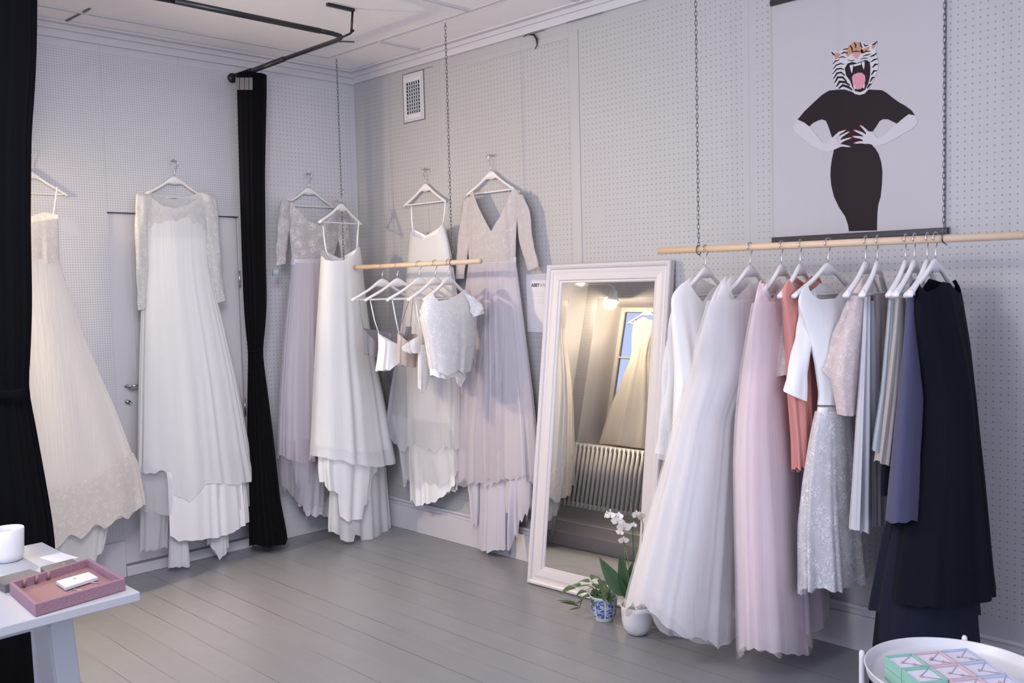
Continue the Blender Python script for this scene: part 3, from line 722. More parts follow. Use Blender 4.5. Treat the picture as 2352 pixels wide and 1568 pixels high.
0 and drape('gathered_bust', M['white_chiffon'], g, fr, [(490, 339, 474, .26), (560, 338, 478), (600, 336, 482)], ratio=.29, folds=16, amp=(.001, .003), ripple=0, seed=16, top=SW, hem=[(336, 598), (482, 602)], grow=.002)
drape('sheer_train', M['white_sheer'], g, fr, [(1050, 324, 570), (1090, 322, 576), (1190, 322, 580)], ratio=.22, folds=8, amp=(.006, .014), ripple=.006, seed=12, hem=[(322, 1184), (385, 1190), (480, 1170), (580, 1160)])
drape('sheer_train_tail', M['white_sheer'], g, fr, [(1100, 322, 392), (1200, 322, 388), (1262, 322, 384)], ratio=.4, folds=4, amp=(.004, .014), ripple=.01, seed=13, mc=90)
drape('train_tail', M['white_chiffon'], g, fr, [(1100, 392, 428, .6), (1240, 389, 430, .6), (1302, 387, 434, .6)], folds=4, amp=(.003, .010), ripple=.006, seed=14, mc=80, mr=24)
drape('train_tail', M['white_chiffon'], g, fr, [(1100, 470, 520, .6), (1230, 478, 524, .6), (1284, 478, 526, .6)], folds=4, amp=(.003, .012), ripple=.01, seed=15, mc=80, mr=24, hem=[(478, 1250), (505, 1285), (526, 1255)])
sleeve('sleeve', M['white_lace_fine'], g, fr, [(316, 446, 352, 446), (311, 500, 342, 505), (312, 600, 341, 600), (316, 660, 338, 660), (319, 712, 338, 708)], .45, -.02, 3)
sleeve('sleeve', M['white_lace_fine'], g, fr, [(462, 444, 494, 450), (470, 505, 500, 500), (478, 600, 506, 595), (488, 650, 510, 645), (498, 696, 516, 690)], .45, -.02, 4)
hanger((-1.262, -.022, 2.29), 0.0, 'white hanger carrying the long sleeved gown over the door'); nail((-1.262, 0, 2.285), 1, 'metal hook behind the hanger of the gown at the door')

# lilac gown next to the curtain
ga = (-.40, -.15); fr = Frame(ga, 0.0, True)
g = garment('evening_gown', ga, 'lilac tulle gown with ivory lace top and sleeves, between curtain and white slip dress', 'evening dress')
rows = [(452, 662, 775, .2), (480, 652, 790), (520, 664, 784), (560, 668, 775), (600, 671, 765)]
vn = [(652, 470), (664, 452), (680, 478), (706, 508), (738, 520), (758, 500), (770, 466), (776, 456), (790, 472)]
drape('lace_bodice', M['lilac_lace'], g, fr, rows, ratio=.22, top=vn, topb=vn, folds=5, amp=(.001, .003), ripple=0, seed=21)
drape('waistband', M['lilac'], g, fr, [(595, 669, 766), (607, 669, 767)], ratio=.33, folds=4, amp=(.002, .002), ripple=0, seed=22, mr=8)
sk = [(604, 670, 768), (650, 666, 776), (700, 660, 782), (800, 652, 792), (900, 646, 800), (1000, 643, 806), (1060, 644, 808)]
drape('tulle_skirt', M['lilac_tulle'], g, fr, sk, ratio=.36, folds=16, amp=(.003, .016), ripple=.008, seed=23, hem=[(644, 1052), (670, 1060), (700, 1068), (735, 1050), (800, 1060)], mc=260)
drape('skirt_lining', M['lilac'], g, fr, sk, ratio=.36, folds=16, amp=(.003, .016), ripple=.01, mc=260, seed=23, hem=[(650, 1030), (690, 1050), (740, 1060), (800, 1050)], grow=-.012)
drape('tulle_underskirt', M['lilac_sheer'], g, fr, [(1000, 643, 790), (1080, 642, 785), (1150, 648, 780)], ratio=.4, folds=10, amp=(.008, .02), ripple=.02, seed=25, hem=[(645, 1130), (680, 1150), (700, 1165), (780, 1140)])
drape('satin_tail', M['lilac'], g, fr, [(1030, 690, 775, .5), (1110, 688, 772, .5), (1185, 682, 768, .5)], folds=6, amp=(.012, .03), ripple=.02, seed=26, hem=[(683, 1165), (705, 1186), (740, 1175), (768, 1188)], mc=160)
drape('satin_ruffle', M['lilac'], g, fr, [(1050, 672, 735, .5), (1100, 680, 730, .5), (1150, 700, 735, .5)], folds=5, amp=(.012, .03), ripple=.03, seed=27, mc=120)
sleeve('sleeve', M['lilac_lace'], g, fr, [(645, 462, 672, 462), (640, 500, 666, 505), (637, 560, 661, 560), (634, 610, 654, 606)], .5, -.02, 6)
sleeve('sleeve', M['lilac_lace'], g, fr, [(764, 462, 794, 466), (772, 500, 802, 500), (778, 560, 806, 556), (782, 600, 808, 596)], .5, -.01, 7)
MB().tube([fr.pt(634, 616, -.03), fr.pt(634, 634, -.03)], [(.02, .002)]*2, 8, flat=tuple(fr.e)).build('price_tag', M['blue_grey'], g)
hanger((-.385, -.022, 2.275), 0.0, 'white hanger carrying the lilac gown with ivory lace top'); nail((-.385, 0, 2.27), 1, 'metal hook behind the hanger of the lilac gown by the curtain')

# ------------------------------------------------------------------ gowns on the right wall
ga = (-.10, -.77); fr = Frame(ga, PI/2, True)
g = garment('slip_gown', ga, 'white strappy gown with tulle overlay hanging behind the short rail', 'wedding dress')
rows = [(512, 944, 1019, .35), (560, 938, 1030), (620, 933, 1040), (700, 925, 1050), (800, 912, 1060), (900, 895, 1065), (985, 884, 1066)]
nk = [(944, 532), (952, 545), (975, 549), (1000, 540), (1019, 513)]
drape('tulle_layer', M['grey_tulle'], g, fr, rows, ratio=.2, top=nk, topb=[(944, 525), (975, 540), (1019, 512)], folds=14, amp=(.001, .022), ripple=.02, seed=31, hem=[(884, 985), (905, 1005), (925, 1030), (950, 1008), (1000, 1040), (1066, 1050)], mc=240)
drape('satin_slip', M['white_satin'], g, fr, [(512, 945, 1018, .35), (560, 940, 1028), (620, 936, 1034), (700, 930, 1040), (900, 935, 1046), (1050, 940, 1044), (1160, 944, 1050)], ratio=.17, top=nk, topb=[(944, 525), (975, 540), (1019, 512)], folds=8, amp=(.001, .02), ripple=.014, seed=32, hem=[(944, 1146), (965, 1156), (1000, 1154), (1030, 1140), (1050, 1122)])
drape('tulle_underskirt', M['grey_tulle'], g, fr, [(960, 895, 1040), (1040, 915, 1060), (1110, 925, 1075)], ratio=.2, folds=9, amp=(.01, .025), ripple=.03, seed=33, hem=[(900, 1070), (935, 1100), (1000, 1120), (1075, 1100)])
strap('strap', M['white_satin'], g, fr, ((945, 474), (946, 505), (950, 538)), .006, -.02); strap('strap', M['white_satin'], g, fr, ((1023, 460), (1021, 490), (1017, 516)), .006, .0)
hanger((-.022, -.725, 2.255), PI/2, 'white hanger carrying the strappy gown behind the short rail'); nail((0, -.725, 2.25), 0, 'metal hook behind the hanger of the strappy gown')

ga = (-.068, -1.335); fr = Frame(ga, PI/2, True)
g = garment('evening_gown', ga, 'lilac tulle gown with blush lace V-neck top, on the wall beside the mirror', 'evening dress')
rows = [(434, 1082, 1188, .2), (470, 1072, 1192), (520, 1070, 1186), (560, 1074, 1184), (600, 1077, 1183)]
vn = [(1070, 470), (1078, 446), (1086, 438), (1094, 462), (1110, 500), (1128, 532), (1147, 500), (1168, 455), (1176, 437), (1188, 436), (1193, 460)]
drape('lace_bodice', M['rose_lace'], g, fr, rows, ratio=.16, top=vn, topb=vn, folds=14, amp=(.001, .004), ripple=0, seed=41)
drape('waistband', M['lilac'], g, fr, [(593, 1076, 1184), (607, 1074, 1184)], ratio=.13, folds=4, amp=(.002, .002), ripple=0, seed=42, mr=8)
sk = [(603, 1074, 1184), (650, 1068, 1190), (700, 1062, 1196), (800, 1054, 1208), (900, 1046, 1220), (1000, 1037, 1230), (1125, 1036, 1238)]
drape('tulle_skirt', M['lilac_tulle'], g, fr, sk, ratio=.15, folds=17, amp=(.003, .02), ripple=.012, seed=43, hem=[(1036, 1105), (1065, 1098), (1090, 1100), (1120, 1116), (1160, 1106), (1200, 1112), (1238, 1135)], mc=280)
drape('skirt_lining', M['lilac'], g, fr, sk, ratio=.15, folds=17, amp=(.003, .02), ripple=.01, mc=280, seed=43, hem=[(1040, 1090), (1120, 1095), (1238, 1110)], grow=-.015)
drape('tulle_underskirt', M['lilac_sheer'], g, fr, [(640, 1080, 1180), (760, 1058, 1198), (840, 1036, 1204), (900, 1018, 1210), (1000, 1000, 1216), (1100, 1000, 1218)], ratio=.15, folds=12, amp=(.008, .025), ripple=.02, seed=45, hem=[(1000, 1085), (1040, 1105), (1120, 1110), (1225, 1120)])
drape('satin_tail', M['lilac'], g, fr, [(1090, 1102, 1165, .3), (1180, 1102, 1165, .3), (1265, 1098, 1166, .3)], folds=5, amp=(.006, .014), ripple=.01, seed=46, mc=120)
drape('satin_tail', M['lilac'], g, fr, [(1090, 1160, 1222, .35), (1150, 1162, 1222, .35), (1230, 1168, 1215, .35)], folds=6, amp=(.012, .03), ripple=.05, seed=47, mc=140, hem=[(1165, 1190), (1178, 1232), (1195, 1200), (1222, 1175)])
drape('satin_tail', M['lilac'], g, fr, [(1080, 1068, 1108, .35), (1140, 1078, 1106, .35), (1200, 1084, 1104, .35)], folds=4, amp=(.008, .02), ripple=.03, seed=48, mc=100)
sleeve('sleeve', M['rose_lace'], g, fr, [(1172, 440, 1202, 448), (1184, 480, 1214, 478), (1190, 540, 1222, 535), (1204, 590, 1230, 580), (1212, 622, 1235, 612)], .25, -.0, 8)
sleeve('sleeve', M['rose_lace'], g, fr, [(1064, 456, 1092, 446), (1058, 500, 1084, 500), (1052, 560, 1078, 560), (1048, 600, 1070, 602), (1046, 640, 1064, 640)], .25, -.0, 9)
hanger((-.022, -1.30, 2.272), PI/2, 'white hanger carrying the lilac gown with blush V-neck top'); nail((0, -1.30, 2.267), 0, 'metal hook behind the hanger of the V-neck lilac gown')

# ------------------------------------------------------------------ slip dress hung on the corner chain
ga = (RX-.03, -.38); YS = math.radians(14); fr = Frame(ga, YS)
g = garment('slip_gown', ga, 'white satin slip gown with thin straps, hung on the corner chain in front', 'wedding dress')
rows = [(566, 742, 824, .45), (600, 740, 829), (700, 735, 839), (800, 729, 852), (860, 726, 863), (920, 723, 875), (1000, 719, 888), (1072, 715, 901)]
nk = [(742, 590), (748, 598), (765, 601), (790, 598), (812, 585), (824, 568)]
drape('chiffon_layer', M['white_chiffon'], g, fr, rows, ratio=.5, top=nk, topb=[(742, 575), (780, 592), (824, 566)], folds=7, amp=(.001, .022), ripple=.006, seed=51, hem=[(715, 1046), (745, 1050), (790, 1056), (805, 1063), (860, 1072), (901, 1072)], mc=240, grow=.008)
drape('satin_lining', M['white_satin'], g, fr, rows, ratio=.5, top=nk, topb=[(742, 575), (780, 592), (824, 566)], folds=7, amp=(.001, .022), ripple=.006, seed=51, hem=[(715, 1020), (745, 1026), (790, 1030), (805, 1037), (860, 1038), (901, 1034)], mc=240, grow=-.006)
drape('satin_underskirt', M['white_satin'], g, fr, [(960, 738, 870), (1060, 738, 868), (1195, 752, 856)], ratio=.42, folds=7, amp=(.014, .03), ripple=.006, seed=52, hem=[(738, 1098), (752, 1118), (779, 1134), (783, 1186), (800, 1196), (830, 1192), (834, 1160), (850, 1150), (856, 1100), (868, 1080)], hemb=[(738, 1090), (800, 1190), (868, 1100)], mc=260, off=-.03)
drape('sheer_train', M['white_chiffon'], g, fr, [(980, 768, 884), (1100, 764, 890), (1180, 762, 896), (1243, 762, 901)], ratio=.26, folds=6, amp=(.008, .024), ripple=.007, seed=53, hem=[(762, 1220), (780, 1230), (784, 1242), (812, 1243), (815, 1226), (828, 1228), (832, 1246), (870, 1244), (901, 1238)], hemb=[(762, 1200), (830, 1228), (901, 1235)], mc=240, off=.06)
collar_strip('neck_facing', M['silver'], g, fr, [(743, 590), (752, 601), (770, 605), (795, 603), (815, 590)], .006, .02)
strap('strap', M['white_satin'], g, fr, ((742, 518), (745, 550), (749, 575), (757, 592)), .006, -.03); strap('strap', M['white_satin'], g, fr, ((824, 508), (821, 545), (820, 574)), .006, .03)
hz = on(783, 434, 0, RX)[2]
hanger((RX-.008, -.345, hz), YS, 'white hanger carrying the satin slip gown, caught on the corner chain')

# ------------------------------------------------------------------ short rail: five small tops
HZ = ZR+.0138+.002
HS = [(-.714, 0), (-.857, -5), (-1.052, -3), (-1.19, 9), (-1.302, 14)]
HL = ['white hanger on the short rail carrying the pewter bandeau', 'white hanger on the short rail carrying the plain satin camisole', 'white hanger on the short rail carrying the beige satin top', 'white hanger on the short rail carrying the ruffled lace bralette', 'white hanger on the short rail inside the lace crop top']
for (y, dg), lb in zip(HS, HL): hanger((RX, y, HZ), math.radians(dg), lb).scale = (1.12, 1, 1)
# pewter bandeau
fr = Frame((RX-.10, -.714), 0); g = garment('bandeau_top', (RX-.10, -.714), 'small pewter grey satin top, partly behind the white satin camisole', 'top')
drape('bandeau', M['grey_cloth'], g, fr, [(745, 833, 905, .45), (780, 836, 905), (820, 838, 902)], top=[(833, 752), (845, 765), (862, 782), (880, 795), (905, 770)], topb=[(833, 752), (850, 756), (905, 768)], hem=[(838, 812), (852, 816), (868, 820), (902, 815)], folds=6, amp=(.004, .01), ripple=.004, seed=61)
strap('strap', M['grey_cloth'], g, fr, ((826, 688), (829, 725), (835, 754)), .003, -.04); strap('strap', M['grey_cloth'], g, fr, ((905, 768), (925, 735), (940, 688)), .003, .04)
# camisole
fr = Frame((RX-.06, -.857), math.radians(-5)); g = garment('camisole', (RX-.06, -.857), 'plain white satin camisole with thin straps and pointed corner hem', 'top')
drape('body', M['white_satin'], g, fr, [(755, 868, 955, .4), (800, 870, 952), (850, 866, 950)], top=[(868, 762), (876, 772), (892, 781), (905, 786), (920, 797), (940, 780), (955, 765)], topb=[(868, 764), (910, 790), (955, 766)], hem=[(864, 850), (895, 851), (910, 838), (950, 832)], folds=5, amp=(.002, .010), ripple=.004, seed=62)
strap('strap', M['white_satin'], g, fr, ((850, 688), (860, 735), (871, 768)), .0045, -.05); strap('strap', M['white_satin'], g, fr, ((946, 688), (952, 730), (953, 768)), .0045, .05)
# beige top
fr = Frame((RX-.05, -1.052), 0); g = garment('satin_bustier', (RX-.05, -1.052), 'small beige satin top half hidden by the lace bralette', 'top')
drape('body', M['beige'], g, fr, [(762, 913, 975, .5), (800, 914, 975), (842, 914, 972)], top=[(913, 764), (925, 774), (940, 786), (975, 775)], topb=[(913, 764), (975, 770)], hem=[(914, 834), (930, 840), (955, 843), (972, 836)], folds=5, amp=(.004, .012), ripple=.006, seed=63)
strap('strap', M['white_satin'], g, fr, ((901, 688), (909, 732), (917, 768)), .0045, -.05); strap('strap', M['grey_cloth'], g, fr, ((948, 690), (944, 735), (942, 756)), .003, .03)
drape('satin_bow', M['grey_cloth'], g, fr, [(750, 930, 945, .6), (765, 928, 944, .6), (776, 926, 938, .6)], folds=3, amp=(.002, .005), ripple=.003, seed=64, mc=50, mr=14)
# ruffled lace bralette with draped sleeve
fr = Frame((RX-.05, -1.19), math.radians(9)); g = garment('lace_bralette', (RX-.05, -1.19), 'white lace edged bralette with a long drooping lace sleeve', 'top')
drape('cup_band', M['white_lace'], g, fr, [(760, 920, 1000, .45), (790, 922, 1000), (815, 932, 995)], top=[(920, 800), (935, 785), (955, 772), (972, 758), (1000, 770)], topb=[(920, 798), (960, 785), (1000, 768)], hem=[(922, 803), (945, 812), (965, 808), (995, 812)], folds=8, amp=(.004, .010), ripple=.006, seed=65)
drape('sleeve', M['white_lace'], g, fr, [(790, 960, 1000, .4), (850, 960, 996, .4), (905, 962, 985, .4)], hem=[(961, 885), (968, 903), (978, 898), (988, 868), (996, 850)], folds=4, amp=(.003, .010), ripple=.006, seed=66, mc=100)
drape('sleeve_lining', M['white_satin'], g, fr, [(790, 964, 998, .35), (840, 963, 994, .35), (880, 964, 984, .35)], hem=[(964, 870), (976, 880), (992, 840)], folds=3, amp=(.002, .008), ripple=.003, seed=67, mc=80)
drape('cup_lining', M['white_satin'], g, fr, [(770, 924, 998, .4), (790, 926, 998), (810, 936, 993)], top=[(924, 802), (955, 779), (972, 766), (998, 775)], hem=[(926, 802), (965, 805), (993, 808)], folds=5, amp=(.003, .008), ripple=.004, seed=65, grow=-.004)
strap('strap', M['white_satin'], g, fr, ((955, 688), (960, 730), (968, 762)), .0045, -.03)
# lace crop top
fr = Frame((RX, -1.302), math.radians(14)); g = garment('lace_crop_top', (RX, -1.302), 'white lace cropped top with cap sleeves, front of the short rail', 'top')
rows = [(662, 1000, 1072, .25), (690, 972, 1094, .35), (730, 967, 1098, .4), (780, 978, 1096), (850, 990, 1086), (868, 992, 1082)]
tp = [(967, 712), (975, 690), (990, 678), (1000, 674), (1012, 690), (1035, 686), (1055, 676), (1070, 664), (1082, 672), (1094, 690), (1098, 712)]
drape('lace_body', M['white_lace'], g, fr, rows, top=tp, topb=[(967, 712), (990, 680), (1030, 682), (1070, 666), (1098, 712)], ratio=.42, folds=6, amp=(.001, .010), ripple=.006, seed=71, hem=[(992, 845), (1010, 858), (1028, 860), (1050, 848), (1066, 858), (1084, 850)])
drape('lining', M['white_satin'], g, fr, [(700, 976, 1088, .35), (780, 984, 1088), (868, 992, 1070)], top=[(976, 735), (1000, 715), (1040, 712), (1088, 725)], ratio=.36, folds=5, amp=(.001, .010), ripple=.004, seed=71, hem=[(992, 862), (1020, 870), (1040, 866), (1070, 850)])
sleeve('cap_sleeve', M['white_lace'], g, fr, [(1066, 672, 1092, 684), (1076, 694, 1104, 698), (1082, 716, 1112, 708), (1086, 728, 1110, 720)], .5, .0, 10)
sleeve('cap_sleeve', M['white_lace'], g, fr, [(974, 690, 1000, 676), (966, 712, 988, 712), (964, 735, 980, 738)], .5, -.02, 11)
drape('hem_tail', M['white_lace'], g, fr, [(835, 1040, 1075, .3), (885, 1048, 1068, .3)], hem=[(1042, 850), (1050, 880), (1060, 888), (1070, 868)], folds=3, amp=(.002, .006), ripple=.005, seed=72, mc=60, mr=20)

# ------------------------------------------------------------------ long rail
RH = [(-2.918, 0), (-3.127, 0), (-3.264, 7), (-3.343, 9), (-3.455, -9), (-3.599, 8), (-3.642, 12), (-3.743, 10), (-3.774, 7), (-3.818, 8), (-3.846, -3)]
RLB = ['white hanger inside the long sleeved white chiffon dress', 'white hanger inside the white tulle gown', 'white hanger inside the pink tulle gown', 'white hanger inside the coral dress', 'white hanger inside the three-quarter sleeved white dress with lace skirt', 'white hanger inside the ivory lace blouse',
       'white hanger holding the silver satin skirt and taupe top', 'white hanger holding the blue grey satin wrap', 'white hanger holding the greige satin wrap', 'white hanger inside the dusk blue dress', 'white hanger inside the black chiffon gown']
for (y, dg), lb in zip(RH, RLB): hanger((RX, y, HZ+.001), math.radians(dg), lb)


def rframe(i, dx=0.0): return Frame((RX+dx, RH[i][0]), math.radians(RH[i][1]))


def rgarm(name, i, label, cat, dx=0.0): return garment(name, (RX+dx, RH[i][0]), label, cat)


# 1 white chiffon dress, long sleeves
fr = rframe(0); g = rgarm('chiffon_dress', 0, 'white chiffon dress with long sleeve, first on the long rail by the mirror', 'dress')
rows = [(634, 1576, 1664, .12), (660, 1552, 1688, .12), (680, 1545, 1694, .15), (740, 1546, 1696, .25), (850, 1552, 1692), (1000, 1548, 1694), (1180, 1540, 1700)]
drape('body', M['crepe'], g, fr, rows, ratio=.4, top=[(1545, 692), (1556, 672), (1575, 653), (1597, 637), (1612, 664), (1632, 692), (1652, 662), (1674, 640), (1694, 665)], topb=[(1545, 692), (1556, 672), (1597, 638), (1632, 660), (1674, 642), (1694, 665)], folds=7, amp=(.001, .018), seed=81)
sleeve('sleeve', M['white_chiffon'], g, fr, [(1545, 690, 1600, 652), (1536, 750, 1580, 745), (1524, 860, 1562, 858), (1514, 960, 1552, 960), (1507, 1040, 1545, 1046)], .5, -.05, 12, wr=.006)
sleeve('sleeve_lining', M['white_sheer'], g, fr, [(1549, 692, 1596, 658), (1540, 750, 1576, 745), (1528, 860, 1558, 858), (1518, 960, 1548, 960), (1508, 1052, 1545, 1060)], .4, -.05, 13, wr=.006)
# 2 white tulle gown
fr = rframe(1); g = rgarm('tulle_gown', 1, 'full length white tulle gown with wide spreading skirt over the orchid pot', 'wedding dress')
rows = [(632, 1668, 1776, .12), (655, 1650, 1796, .13), (685, 1636, 1808, .15), (760, 1614, 1790, .3), (850, 1590, 1750), (950, 1560, 1712), (1050, 1535, 1712), (1150, 1508, 1712), (1250, 1482, 1712), (1330, 1462, 1710), (1400, 1448, 1708), (1490, 1455, 1704)]
tp = [(1634, 690), (1641, 670), (1658, 652), (1688, 634), (1702, 660), (1722, 690), (1740, 672), (1758, 645), (1785, 660), (1808, 685)]
hm_ = [(1446, 1392), (1475, 1398), (1500, 1412), (1525, 1440), (1560, 1462), (1600, 1470), (1645, 1484), (1672, 1462), (1706, 1440)]
drape('outer_tulle', M['tulle'], g, fr, rows, ratio=.62, top=tp, folds=8, amp=(.001, .02), ripple=.02, seed=82, hem=hm_, mc=320)
drape('middle_tulle', M['tulle'], g, fr, rows, ratio=.55, top=tp, folds=5, amp=(.001, .022), ripple=.03, seed=83, hem=[(x, y-28) for x, y in hm_], grow=-.026, mc=260)
drape('lining', M['blush'], g, fr, [(660, 1654, 1712, .25), (700, 1640, 1718, .3), (900, 1608, 1706), (1100, 1580, 1700), (1380, 1560, 1690)], ratio=.35, top=tp, folds=8, amp=(.002, .02), ripple=.01, seed=84)
drape('outer_veil', M['veil'], g, fr, rows[2:], ratio=.62, folds=7, amp=(.002, .026), ripple=.016, seed=182, hem=[(x, y+4) for x, y in hm_], grow=.010, mc=260, off=-.01)
# 3 pink tulle gown
fr = rframe(2); g = rgarm('tulle_gown', 2, 'pale pink tulle gown with layered skirt nearly touching the floor', 'evening dress')
rows = [(632, 1752, 1838, .12), (655, 1742, 1850, .12), (690, 1736, 1858, .15), (760, 1722, 1838, .3), (850, 1706, 1816), (950, 1696, 1816), (1050, 1692, 1826), (1200, 1694, 1840), (1350, 1698, 1852), (1500, 1702, 1864)]
tp = [(1733, 690), (1740, 668), (1750, 654), (1766, 640), (1778, 664), (1796, 690), (1812, 670), (1826, 646), (1845, 662), (1858, 686)]
hm_ = [(1704, 1488), (1735, 1488), (1770, 1496), (1800, 1498), (1830, 1500), (1864, 1503)]
drape('outer_tulle', M['pink_tulle'], g, fr, rows, ratio=.5, top=tp, folds=7, amp=(.001, .016), ripple=.012, seed=85, hem=hm_, mc=300)
drape('middle_tulle', M['tulle'], g, fr, rows, ratio=.45, top=tp, folds=5, amp=(.001, .018), ripple=.03, seed=86, hem=[(x, y-45) for x, y in hm_], grow=-.026, mc=240)
drape('lining', M['pink'], g, fr, [(650, 1750, 1784, .25), (700, 1742, 1792, .3), (900, 1722, 1806), (1100, 1720, 1820), (1400, 1720, 1840)], ratio=.3, folds=8, amp=(.002, .02), ripple=.01, seed=87)
drape('outer_veil', M['veil'], g, fr, rows[2:], ratio=.5, folds=6, amp=(.002, .022), ripple=.014, seed=185, hem=[(x, y+3) for x, y in hm_], grow=.008, mc=240, off=-.01)
drape('back_tulle', M['mauve_tulle'], g, fr, [(900, 1780, 1850), (1200, 1790, 1890), (1370, 1790, 1915), (1445, 1790, 1920)], ratio=.35, folds=8, amp=(.004, .02), ripple=.02, seed=88, off=.12)
# 4 coral dress with lace sleeve
fr = rframe(3); g = rgarm('coral_dress', 3, 'coral chiffon dress with pale pink lace top, squeezed between pink tulle and white dress', 'dress')
rows = [(622, 1820, 1878, .12), (660, 1798, 1894, .15), (720, 1800, 1888, .25), (800, 1806, 1880), (900, 1812, 1878), (1000, 1822, 1880), (1080, 1826, 1884)]
drape('chiffon_body', M['coral'], g, fr, rows, ratio=.35, top=[(1797, 672), (1806, 654), (1820, 638), (1836, 652), (1848, 668), (1860, 650), (1874, 632), (1890, 650)], folds=7, amp=(.001, .014), seed=89)
drape('lace_bodice', M['coral_lace'], g, fr, [(640, 1806, 1842, .3), (700, 1800, 1846), (800, 1804, 1844)], ratio=.4, top=[(1806, 665), (1822, 646), (1842, 656)], folds=4, amp=(.001, .004), ripple=0, seed=90, off=-.01)
sleeve('sleeve', M['coral_lace'], g, fr, [(1796, 676, 1822, 654), (1787, 740, 1812, 740), (1785, 800, 1812, 800), (1786, 864, 1814, 858)], .5, -.05, 14)
# 5 white dress with 3/4 sleeves and lace skirt
fr = rframe(4); g = rgarm('short_dress', 4, 'white dress with plain three-quarter sleeves and floral lace midi skirt', 'wedding dress')
rows = [(640, 1850, 1964, .10), (665, 1840, 1976, .12), (690, 1835, 1983, .16), (760, 1852, 1972), (830, 1870, 1964), (900, 1880, 1950), (930, 1878, 1948)]
drape('bodice', M['crepe'], g, fr, rows, ratio=.42, top=[(1835, 700), (1841, 682), (1852, 664), (1868, 648), (1882, 674), (1900, 686), (1935, 684), (1952, 664), (1966, 644), (1976, 660), (1983, 690)], topb=[(1835, 700), (1841, 682), (1868, 650), (1920, 680), (1966, 644), (1983, 690)], folds=5, amp=(.001, .005), ripple=0, seed=91)
sk = [(915, 1880, 1946), (950, 1868, 1952), (1000, 1856, 1958), (1100, 1842, 1970), (1200, 1838, 1980), (1300, 1840, 1990), (1362, 1846, 1996)]
hm_ = [(1846, 1350), (1880, 1358), (1935, 1362), (1965, 1350), (1996, 1335)]
drape('tulle_skirt', M['grey_tulle'], g, fr, sk, ratio=.5, folds=8, amp=(.002, .022), ripple=.008, seed=92, hem=hm_, mc=240, grow=-.008)
drape('lace_skirt', M['skirt_lace'], g, fr, [(940, 1876, 1948), (1000, 1864, 1955), (1100, 1850, 1966), (1200, 1842, 1980), (1362, 1846, 1996)], ratio=.5, folds=8, amp=(.002, .022), ripple=.008, seed=92, hem=hm_, grow=.006, mc=240)
drape('skirt_lining', M['crepe'], g, fr, [(930, 1878, 1946), (1000, 1868, 1948), (1100, 1858, 1940), (1330, 1856, 1930)], ratio=.4, folds=5, amp=(.002, .016), ripple=.004, seed=94)
sleeve('sleeve', M['crepe'], g, fr, [(1835, 690, 1872, 660), (1834, 716, 1876, 700), (1829, 762, 1872, 765), (1815, 840, 1858, 840), (1797, 896, 1850, 920)], .5, -.09, 15)
sleeve('sleeve', M['crepe'], g, fr, [(1945, 690, 1982, 690), (1950, 760, 1984, 760), (1950, 840, 1984, 840), (1950, 900, 1982, 900)], .4, .05, 16)
# 6 lace blouse
fr = rframe(5); g = rgarm('lace_blouse', 5, 'ivory lace blouse with wide short sleeves, turned side-on on the long rail', 'blouse')
rows = [(625, 1986, 2006, .4), (660, 1962, 2006, .5), (720, 1940, 2000), (800, 1914, 1992), (870, 1908, 1986), (955, 1924, 1978)]
drape('lace_body', M['coral_lace'], g, fr, rows, ratio=.6, top=[(1962, 665), (1980, 640), (1996, 628), (2006, 636)], folds=4, amp=(.001, .006), ripple=.002, seed=95, hem=[(1926, 950), (1950, 955), (1978, 954)])
drape('lining', M['blush'], g, fr, rows, ratio=.5, top=[(1962, 690), (1980, 670), (1996, 660), (2006, 666)], folds=4, amp=(.001, .006), ripple=.002, seed=95, grow=-.016, hem=[(1926, 940), (1950, 945), (1978, 944)])
sleeve('short_sleeve', M['coral_lace'], g, fr, [(1946, 690, 1980, 680), (1918, 760, 1955, 760), (1892, 840, 1922, 862), (1889, 850, 1912, 872)], .5, -.04, 17)
# 7 silver skirt and taupe top
fr = rframe(6); g = rgarm('satin_skirt', 6, 'long silver satin skirt in narrow pleats below a taupe satin panel', 'skirt')
drape('satin_strip', M['silver'], g, fr, [(680, 1985, 2000, .6), (800, 1978, 2000, .6), (950, 1968, 2000, .6), (1215, 1953, 2000, .6)], folds=5, amp=(.003, .012), ripple=.004, seed=96, hem=[(1953, 1212), (1975, 1216), (1978, 1224), (2000, 1224)], off=-.03, mc=120)
drape('satin_panel', M['silver'], g, fr, [(690, 1990, 2020, .6), (900, 1992, 2022, .6), (1210, 1995, 2022, .6)], folds=4, amp=(.003, .010), ripple=.004, seed=97, off=.03, mc=120)
drape('taupe_panel', M['taupe'], g, fr, [(674, 2000, 2042, .4), (760, 2004, 2040, .4), (900, 2010, 2036, .4)], folds=4, amp=(.002, .008), ripple=.003, seed=98, off=.06, mc=100)
# 8 blue grey wrap, 9 greige wrap
fr = rframe(7); g = rgarm('satin_wrap', 7, 'blue grey satin wrap folded over its hanger, beside the silver skirt', 'wrap')
drape('satin_fold', M['blue_grey'], g, fr, [(688, 2040, 2062, .5), (760, 2034, 2062, .5), (900, 2022, 2056, .5), (1000, 2008, 2050, .5), (1040, 2004, 2048, .5)], folds=4, amp=(.002, .010), ripple=.003, seed=99, hem=[(2004, 1030), (2020, 1038), (2048, 1040)], mc=120)
fr = rframe(8); g = rgarm('satin_wrap', 8, 'longer greige satin wrap folded over its hanger, beside the dusk blue dress', 'wrap')
drape('satin_fold', M['greige'], g, fr, [(684, 2058, 2080, .5), (760, 2050, 2082, .5), (900, 2034, 2078, .5), (1000, 2022, 2070, .5), (1070, 2012, 2064, .5)], folds=4, amp=(.002, .010), ripple=.003, seed=100, hem=[(2012, 1058), (2030, 1066), (2064, 1074)], mc=120)
